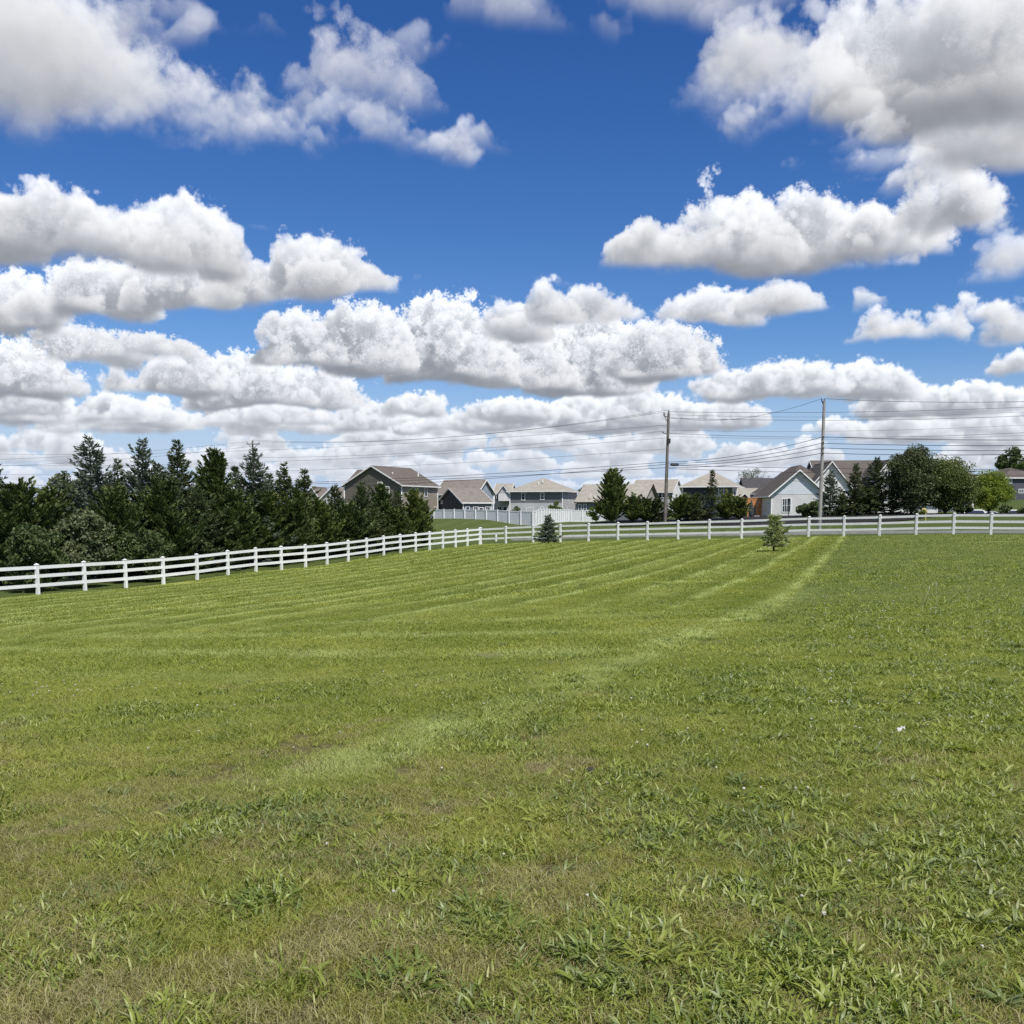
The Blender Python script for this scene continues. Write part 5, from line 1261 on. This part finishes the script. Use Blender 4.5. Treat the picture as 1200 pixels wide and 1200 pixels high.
# long level lines of another run, behind pole 2
for k,(v,v2,s) in enumerate(((482.5,470,.5),(490,480,.6),(508,498,.8),(545,548,.3),(549,556,.3))):
    wire(on_pole(b1,t1,v,106),at(1330,v2,118),s,('topmost','second','third','fourth','lowest')[k]+' long level cable from the brown pole passing behind the grey pole',.018 if k<3 else .022)
p=at(1138,552,125); root=thing('splice_case',p,'small dark splice case hanging on a cable between the olive evergreen and the lime maple','splice case')
m=MB(); m.tube([(-.6,0,0),(-.45,0,-.06),(.45,0,-.06),(.6,0,0)],[.02,.07,.07,.02],8); m.build('case',M_DARK,root); m=MB(); m.tube([(-8,0,-.25),(-4,0,-.12),(-.6,0,0),(0,0,.0),(.6,0,0),(5,0,.06),(12,0,.3)],.02,4); m.build('cable',M_WIRE,root)

for k,(v,v2,Y) in enumerate(((486,474.5,112),(504,489,114),(511,503,116))):
    wire(at(783,v,Y+.3),at(1330,v2,Y+10),.7,('upper','middle','lower')[k]+' of three faint thin cables high behind the grey pole',.012)
for k,(v,v2) in enumerate(((498,528),(513,541),(526,551))):
    wire(at(783,v,112),at(-160,v2,165),1.6,('upper','middle','lower')[k]+' of three faint thin cables crossing above the houses to the left edge',.014)

# ------------------------------------------------------------------ weeds and small things in the lawn
def weedmat(name,c1,c2,c3):
    t=NT(name); a=t.n('ShaderNodeAttribute',attribute_name='rnd').outputs['Fac']; p=t.pos(); n=t.noise(p,1.3,3)
    col=t.mix(t.math('ADD',t.math('MULTIPLY',t.ss(n,.3,.7),.6),t.math('MULTIPLY',a,.4)),c1,c2); col=t.mix(t.math('MULTIPLY',t.ss(a,.82,1.),.7),col,c3)
    d=t.n('ShaderNodeBsdfPrincipled'); t.l(col,d.inputs['Base Color']); d.inputs['Roughness'].default_value=.42; d.inputs['Specular IOR Level'].default_value=.4
    tr=t.n('ShaderNodeBsdfTranslucent'); t.l(t.mix(1.,col,(1.2,1.3,.5),'MULTIPLY'),tr.inputs[0])
    mx=t.n('ShaderNodeMixShader'); mx.inputs[0].default_value=.3; t.l(d.outputs[0],mx.inputs[1]); t.l(tr.outputs[0],mx.inputs[2]); t.l(mx.outputs[0],t.out.inputs[0]); return t.m
M_WEED=weedmat('weed_leaves',(.170,.222,.034),(.290,.335,.066),(.46,.48,.22))
M_WEEDD=weedmat('deep_green_weed_leaves',(.105,.155,.030),(.195,.250,.056),(.40,.42,.19))
M_WEEDY=weedmat('yellow_green_weed_leaves',(.20,.25,.045),(.31,.34,.075),(.36,.36,.12))
M_WEEDB=weedmat('blue_green_weed_leaves',(.14,.19,.06),(.23,.27,.10),(.34,.37,.20))
def rosette(seed,n,l0,l1,w,rise=.55,mat=None,rad=.02,segs=5,wave=.0):
    """lance-shaped leaves arching out of one crown, each creased along its midrib"""
    g=np.random.default_rng(seed); V=[];Q=[];RN=[]
    for i in range(n):
        th=6.283*i/n+g.normal(0,.35); L=g.uniform(l0,l1); W=w*g.uniform(.7,1.25)*(L/l1)**.5; up=g.uniform(.15,1.)*rise; bend=g.uniform(.6,1.7); tw=g.normal(0,.35)
        o=np.array([math.cos(th),math.sin(th)])*rad*g.random(); x=0;z=.0; ang=math.atan(up)+.35; st=L/segs; b=len(V)*1; b=len(V)
        side=np.array([-math.sin(th),math.cos(th)]); fwd=np.array([math.cos(th+g.normal(0,.15)),math.sin(th)]); r=g.random()
        for k in range(segs+1):
            t=k/segs; ww=W*(math.sin(math.pi*min(1,(t*.86+.12)))**.8)*(.35+.65*min(1,t/.3)) if k<segs else 0.0015
            p=o+fwd*x; zz=z+.004
            for q,(s,dz) in enumerate(((-1,.22),(0,0),(1,.22))):
                sd=side*s*ww/2; V.append((p[0]+sd[0],p[1]+sd[1],max(zz+dz*ww*.8+s*tw*ww*.5+wave*g.normal(0,.003),-.01))); RN.append(r)
            x+=st*math.cos(ang); z+=st*math.sin(ang); ang-=bend/segs*(.6+.8*t)
        for k in range(segs):
            for q in range(2): a=b+k*3+q; Q.append((a,a+1,a+4,a+3))
    return fast_mesh('weed_rosette',np.array(V),np.array(Q),mat=mat or M_WEED,smooth=True,attr={'rnd':RN})
def leaf_mat(seed,n,R,l0,l1,w,outward,mat,low=.1,high=.9,segs=4):
    """many separate lance leaves rising from a disc of ground, leaning every way, some lying flat"""
    g=np.random.default_rng(seed); rr=R*np.sqrt(g.random(n)); ph=g.random(n)*6.283; x=rr*np.cos(ph); y=rr*np.sin(ph)
    th=np.where(g.random(n)<outward,ph+g.normal(0,.5,n),g.random(n)*6.283); L=g.uniform(l0,l1,n); W=w*g.uniform(.6,1.25,n)*(L/l1)**.4
    ang=g.uniform(low,high,n)*1.25; bend=g.uniform(.3,1.5,n); fx=np.cos(th);fy=np.sin(th); tw=g.normal(0,.5,n); z=np.zeros(n)
    V=np.zeros((n,(segs+1)*3,3),np.float32); cx=x.copy();cy=y.copy()
    for k in range(segs+1):
        t=k/segs; ww=W*(math.sin(math.pi*min(1,t*.84+.13))**.8)*(.4+.6*min(1,t/.3)) if k<segs else W*.06
        for q,(s_,dz) in enumerate(((-1,.2),(0,0),(1,.2))):
            V[:,k*3+q]=np.stack([cx-fy*s_*ww/2,cy+fx*s_*ww/2,np.maximum(z+.004+dz*ww*.7+s_*tw*ww*.4,-.008)],-1)
        cx=cx+fx*np.cos(ang)*L/segs; cy=cy+fy*np.cos(ang)*L/segs; z=np.maximum(z+np.sin(ang)*L/segs,.001); ang=ang-bend/segs*(.5+t)
    b=np.arange(n)[:,None]*(segs+1)*3; Q=np.concatenate([b+np.array([[k*3+q,k*3+q+1,k*3+q+4,k*3+q+3]]) for k in range(segs) for q in range(2)])
    return fast_mesh('leaf_mat',V.reshape(-1,3),Q,mat=mat,smooth=True,attr={'rnd':np.repeat(g.random(n),(segs+1)*3)})
def tuft(seed,n,h0,h1,w,lean,size,mat):
    return coarse(seed,n,h0,h1,w,lean,size,mat)
def coarse(seed,n,h0,h1,w,lean,size,mat):
    """broad-bladed grass: bent strips of three segments"""
    g=np.random.default_rng(seed); x=g.normal(0,size,n); y=g.normal(0,size,n); L=g.uniform(h0,h1,n); th=g.random(n)*6.283; e=g.uniform(.35,1.25,n)/lean; fa=th+1.57+g.normal(0,.3,n); W=w*g.uniform(.6,1.2,n)
    V=np.zeros((n,7,3),np.float32); px,py,pz=x.copy(),y.copy(),np.zeros(n)-.01; ang=e.copy()
    for k,(f,ws) in enumerate(((0,.7),(.38,1.),(.36,.8),(.30,0))):
        px=px+np.cos(th)*np.cos(ang)*L*f; py=py+np.sin(th)*np.cos(ang)*L*f; pz=np.maximum(pz+np.sin(ang)*L*f,-.01+.01*k); ang=ang-.45*g.uniform(.5,1.5,n)
        if k<3:
            for j,s in ((0,-.5),(1,.5)): V[:,k*2+j]=np.stack([px+np.cos(fa)*W*ws*s,py+np.sin(fa)*W*ws*s,pz],-1)
        else: V[:,6]=np.stack([px,py,pz],-1)
    b=np.arange(n)[:,None]*7
    Q=np.concatenate([b+np.array([[0,1,3,2]]),b+np.array([[2,3,5,4]])]); T=b+np.array([[4,5,6]])
    return fast_mesh('coarse_tuft',V.reshape(-1,3),Q,T,mat=mat,attr={'rnd':np.repeat(g.random(n),7)})
def hero(u,v,wpx,kind,label,seed):
    # where the ray through (u,v) meets the lawn
    d=px2dir(u,v); Y=1.6*d[1]/-d[2]
    for _ in range(12):
        z=H(d[0]/d[1]*Y,Y); Y=(EYE-z)*d[1]/-d[2]
    p=Vector((d[0]/d[1]*Y,Y,H(d[0]/d[1]*Y,Y))); r=wpx/2/1215*Y*1.05
    root=thing('weed_clump',p,label,'weed','leafy weed clumps in the near lawn')
    mat={'g':M_WEEDD,'y':M_WEEDY,'b':M_WEEDB}[kind[0]]
    if kind[1]=='r':
        me=leaf_mat(seed,int(110+r*420),r*.80,.045+r*.15,.07+r*.32,.008+r*.024,.55,mat,.08,.72,5); o=bpy.data.objects.new('leaf_cluster',me); link(o,root)
        me=leaf_mat(seed+50,int(24+r*60),r*.6,.04+r*.1,.05+r*.22,.007+r*.022,.3,M_WEEDY if kind[0]=='g' else mat,.3,.95,5); o=bpy.data.objects.new('leaf_cluster',me); link(o,root)
    else:
        me=coarse(seed,150,r*.45,r*1.1,.0075,1.,r*.36,mat); o=bpy.data.objects.new('blade_tuft',me); link(o,root)
    return root
HERO=[(142,1110,82,'bc','loose blue-green tuft of coarse grass at the lower left'),
(388,968,70,'br','blue-green broad-leaved clump left of centre, in the sunny patch'),
(316,1062,74,'gr','deep green leafy clump above the long weed at the bottom centre-left'),
(180,1016,64,'gc','thin green tuft left of the deep green clump'),
(78,968,50,'gc','small dark tuft near the left edge'),
(470,1152,110,'gr','large green rosette at the bottom, left of centre'),
(562,1072,92,'gr','large green rosette just above centre bottom, biggest in the middle'),
(582,1098,86,'gr','wide leafy rosette touching the lower right of the biggest middle one'),
(480,1038,58,'yr','bright yellow-green rosette above the bottom rosettes'),
(520,990,56,'bc','upright blue-green tuft above the bright yellow rosette'),
(300,952,60,'gr','leafy clump left of the blue-green broad-leaved one'),
(312,1012,48,'bc','faint blue-green tuft between two leafy clumps at the left'),
(530,922,40,'yr','small yellow-green rosette at the top of the dry patch'),
(590,950,48,'yr','yellow-green rosette at mid height just left of centre'),
(640,960,62,'yr','spreading lime rosette just right of centre'),
(722,970,46,'yr','small lime rosette right of the spreading lime one'),
(690,1118,80,'gr','leafy clump at the bottom right of centre'),
(768,1120,86,'yr','tall yellow-green rosette near the bottom right of centre'),
(730,1150,96,'gc','dense green tuft beneath the tall yellow-green rosette'),
(705,1020,54,'bc','blue-green tuft above the leafy bottom clump'),
(905,940,48,'yr','small lime rosette at the right, beside a grey patch'),
(1060,960,66,'gr','dark green clump right of centre by the bare soil'),
(1160,985,70,'br','blue-green clump near the right edge'),
(1010,1060,84,'gc','coarse green tuft in the right foreground'),
(940,1120,96,'gr','big leafy clump in the right foreground'),
(1120,1150,100,'gc','coarse bright tuft in the bottom right corner')]
for i,(u,v,w,k,lab) in enumerate(HERO): hero(u,v,w,k,lab,500+i)
def build_weeds():
    r=np.random.default_rng(77)
    srcs=[rosette(900+i,12+i%4*3,.03,.085,.011,.8,m,rad=.02,segs=4) for i,m in enumerate((M_WEED,M_WEED,M_WEED,M_WEEDB,M_WEED,M_WEEDY))]
    nr=len(srcs)
    srcs+=[coarse(950+i,26,.05,.12,.0065,1.,.035,m) for i,m in enumerate((M_WEED,M_WEED,M_WEED,M_WEEDY))]
    nm=len(srcs); srcs+=[leaf_mat(980+i,110,.14,.032,.076,.0080,.1,m,.15,.95) for i,m in enumerate((M_WEED,M_WEED,M_WEEDD,M_WEED,M_WEEDB))]
    P=[];S=[];K=[]
    for (y0,y1,d) in ((2.4,6.,58),(6.,11.,32),(11.,19.,10),(19.,36.,3.)):
        x,y=trapezoid(r,y0,y1,d); n=vnoise(x,y,1.1,19)*.5+vnoise(x,y,2.9,20)*.5
        side=1/(1+np.exp(-(x-.02*y)/(.10*y+.2))); near=np.clip((y-4.5)/3.,0,1)
        pr=np.clip((n-.66+.38*side*(1-.45*near)+.13*near)*6.,0.,1)*np.where((x-.349*y<-1.2)&(y>12),.12,1.)
        ok=(r.random(len(x))<pr)&inside_lawn(x,y); x,y=x[ok],y[ok]
        P.append(np.stack([x,y,hgt(x,y)],-1)); S.append(r.uniform(.7,1.15,len(x))*(1+.018*y)); K.append(r.integers(nm,len(srcs),len(x)))
    for (y0,y1,d) in ((2.4,6.,200),(6.,11.,130),(11.,19.,60),(19.,32.,16)):
        x,y=trapezoid(r,y0,y1,d); n=vnoise(x,y,.55,9)*.6+vnoise(x,y,1.7,10)*.4
        side=1/(1+np.exp(-(x-.25*y*.3)/(.12*y+.3)))            # more weeds on the right
        near=np.clip((y-4.)/4.,0,1)
        pr=np.clip((n-.50+.27*side+.20*near)*3.4,.02,1)*(.12+.80*np.maximum(side,near*.55))*np.where((x-.349*y<-1.2)&(y>12),.25,1.)
        ok=(r.random(len(x))<pr)&inside_lawn(x,y); x,y,sd=x[ok],y[ok],side[ok]
        P.append(np.stack([x,y,hgt(x,y)],-1)); S.append(r.uniform(.65,1.3,len(x))*(1+.025*y)*(.75+.3*sd)); q=r.random(len(x))<.55
        K.append(np.where(q,r.integers(0,nr,len(x)),r.integers(nr,nm,len(x))))
    P=np.concatenate(P);S=np.concatenate(S);K=np.concatenate(K); print('weeds',len(P))
    scatter('broadleaf_weeds',P,r.random(len(P))*6.283,S,K,srcs,label='broad-leaved weeds and coarse blades spread through the near lawn, thickest on the right',cat='weeds')
build_weeds()
M_PETAL=plain('white_clover_petals',(.46,.45,.38),.7,.15,60.); M_STEM=plain('clover_stem',(.09,.14,.04),.6)
def build_clover():
    import bmesh
    r=np.random.default_rng(5); bm=bmesh.new(); bmesh.ops.create_icosphere(bm,subdivisions=2,radius=.0085)
    for v in bm.verts: v.co*= (1+r.normal(0,.13)); v.co.z=v.co.z*.85+.048
    n=len(bm.faces)
    for k in range(4):
        a=6.283*k/4; b=6.283*(k+1)/4; q=[bm.verts.new((math.cos(t)*.001,math.sin(t)*.001,z)) for t,z in ((a,0),(b,0),(b,.045),(a,.045))]; bm.faces.new(q)
    me=bpy.data.meshes.new('clover_head'); bm.to_mesh(me); me.materials.append(M_PETAL); me.materials.append(M_STEM)
    for i,p in enumerate(me.polygons): p.material_index=0 if i<n else 1
    bm.free()
    X=[];Y=[]
    for (a,b,c,d,m) in ((950,1200,650,700,90),(950,1200,690,760,170),(940,1200,760,900,80),(0,110,775,800,22),(640,960,800,960,26),(150,600,760,900,24),(600,1200,1050,1180,6),(300,650,900,1100,5)):
        u=r.uniform(a,b,m); v=r.uniform(c,d,m)
        for uu,vv in zip(u,v):
            dd=px2dir(uu,vv); yy=1.75*dd[1]/-dd[2]; X.append(dd[0]/dd[1]*yy); Y.append(yy)
    X=np.array(X);Y=np.array(Y); P=np.stack([X,Y,hgt(X,Y)],-1)
    scatter('clover_flowers',P,r.random(len(X))*6.283,r.uniform(.6,1.1,len(X))*(1+Y*.012),np.zeros(len(X),int),[me],label='tiny white clover heads dotted through the lawn',cat='flowers')
build_clover()
def on_lawn(u,v):
    d=px2dir(u,v); Y=1.6*d[1]/-d[2]
    for _ in range(12): Y=(EYE-H(d[0]/d[1]*Y,Y))*d[1]/-d[2]
    return ground(d[0]/d[1]*Y,Y)
def scrap():
    p=on_lawn(1055,861); g=random.Random(3); m=MB(); n=6
    for i in range(n):
        for j in range(5): m.v.append(((i/5-.5)*.055+g.gauss(0,.004),(j/4-.5)*.032+g.gauss(0,.004),.045+g.gauss(0,.012)))
    for i in range(n-1):
        for j in range(4): a=i*5+j; m.f.append((a,a+1,a+6,a+5))
    o=m.build('paper_scrap',plain('white_paper',(.80,.78,.76),.8,.03)); o.location=p; tag(o,'small crumpled white scrap lying in the grass at the right','litter')
    s=o.modifiers.new('thick','SOLIDIFY'); s.thickness=.0015
scrap()
def clod():
    p=on_lawn(692,908); import bmesh; bm=bmesh.new(); bmesh.ops.create_icosphere(bm,subdivisions=3,radius=.03); g=random.Random(8)
    for v in bm.verts: v.co*=1+.22*math.sin(v.co.x*160)*math.cos(v.co.y*130+1)+g.gauss(0,.05); v.co.z=v.co.z*.8+.025
    me=bpy.data.meshes.new('soil_clod'); bm.to_mesh(me); bm.free(); me.materials.append(plain('dark_soil',(.05,.045,.04),.95,.3,60.)); o=bpy.data.objects.new('soil_clod',me); o.location=p; link(o); tag(o,'small dark clod on the grass just right of centre','clod')
clod()
for i,(u,v,h,lean) in enumerate(((1080,716,.34,.10),(1097,712,.36,-.02))):
    p=on_lawn(u,v); root=thing('seed_stalk',p,('left' if i==0 else 'right')+' one of two pale tall grass stalks standing on the right lawn','grass stalk')
    m=MB(); m.tube([(0,0,-.02),(lean*.3,0,h*.5),(lean,0,h)],.004,5); m.build('stem',plain('pale_straw',(.40,.38,.24),.7),root)
    m=MB(); m.tube([(lean,0,h),(lean*1.1,0,h+.05),(lean*1.2,0,h+.11)],[.004,.010,.003],6); m.build('seed_head',plain('pale_seed_head',(.42,.40,.27),.8),root)
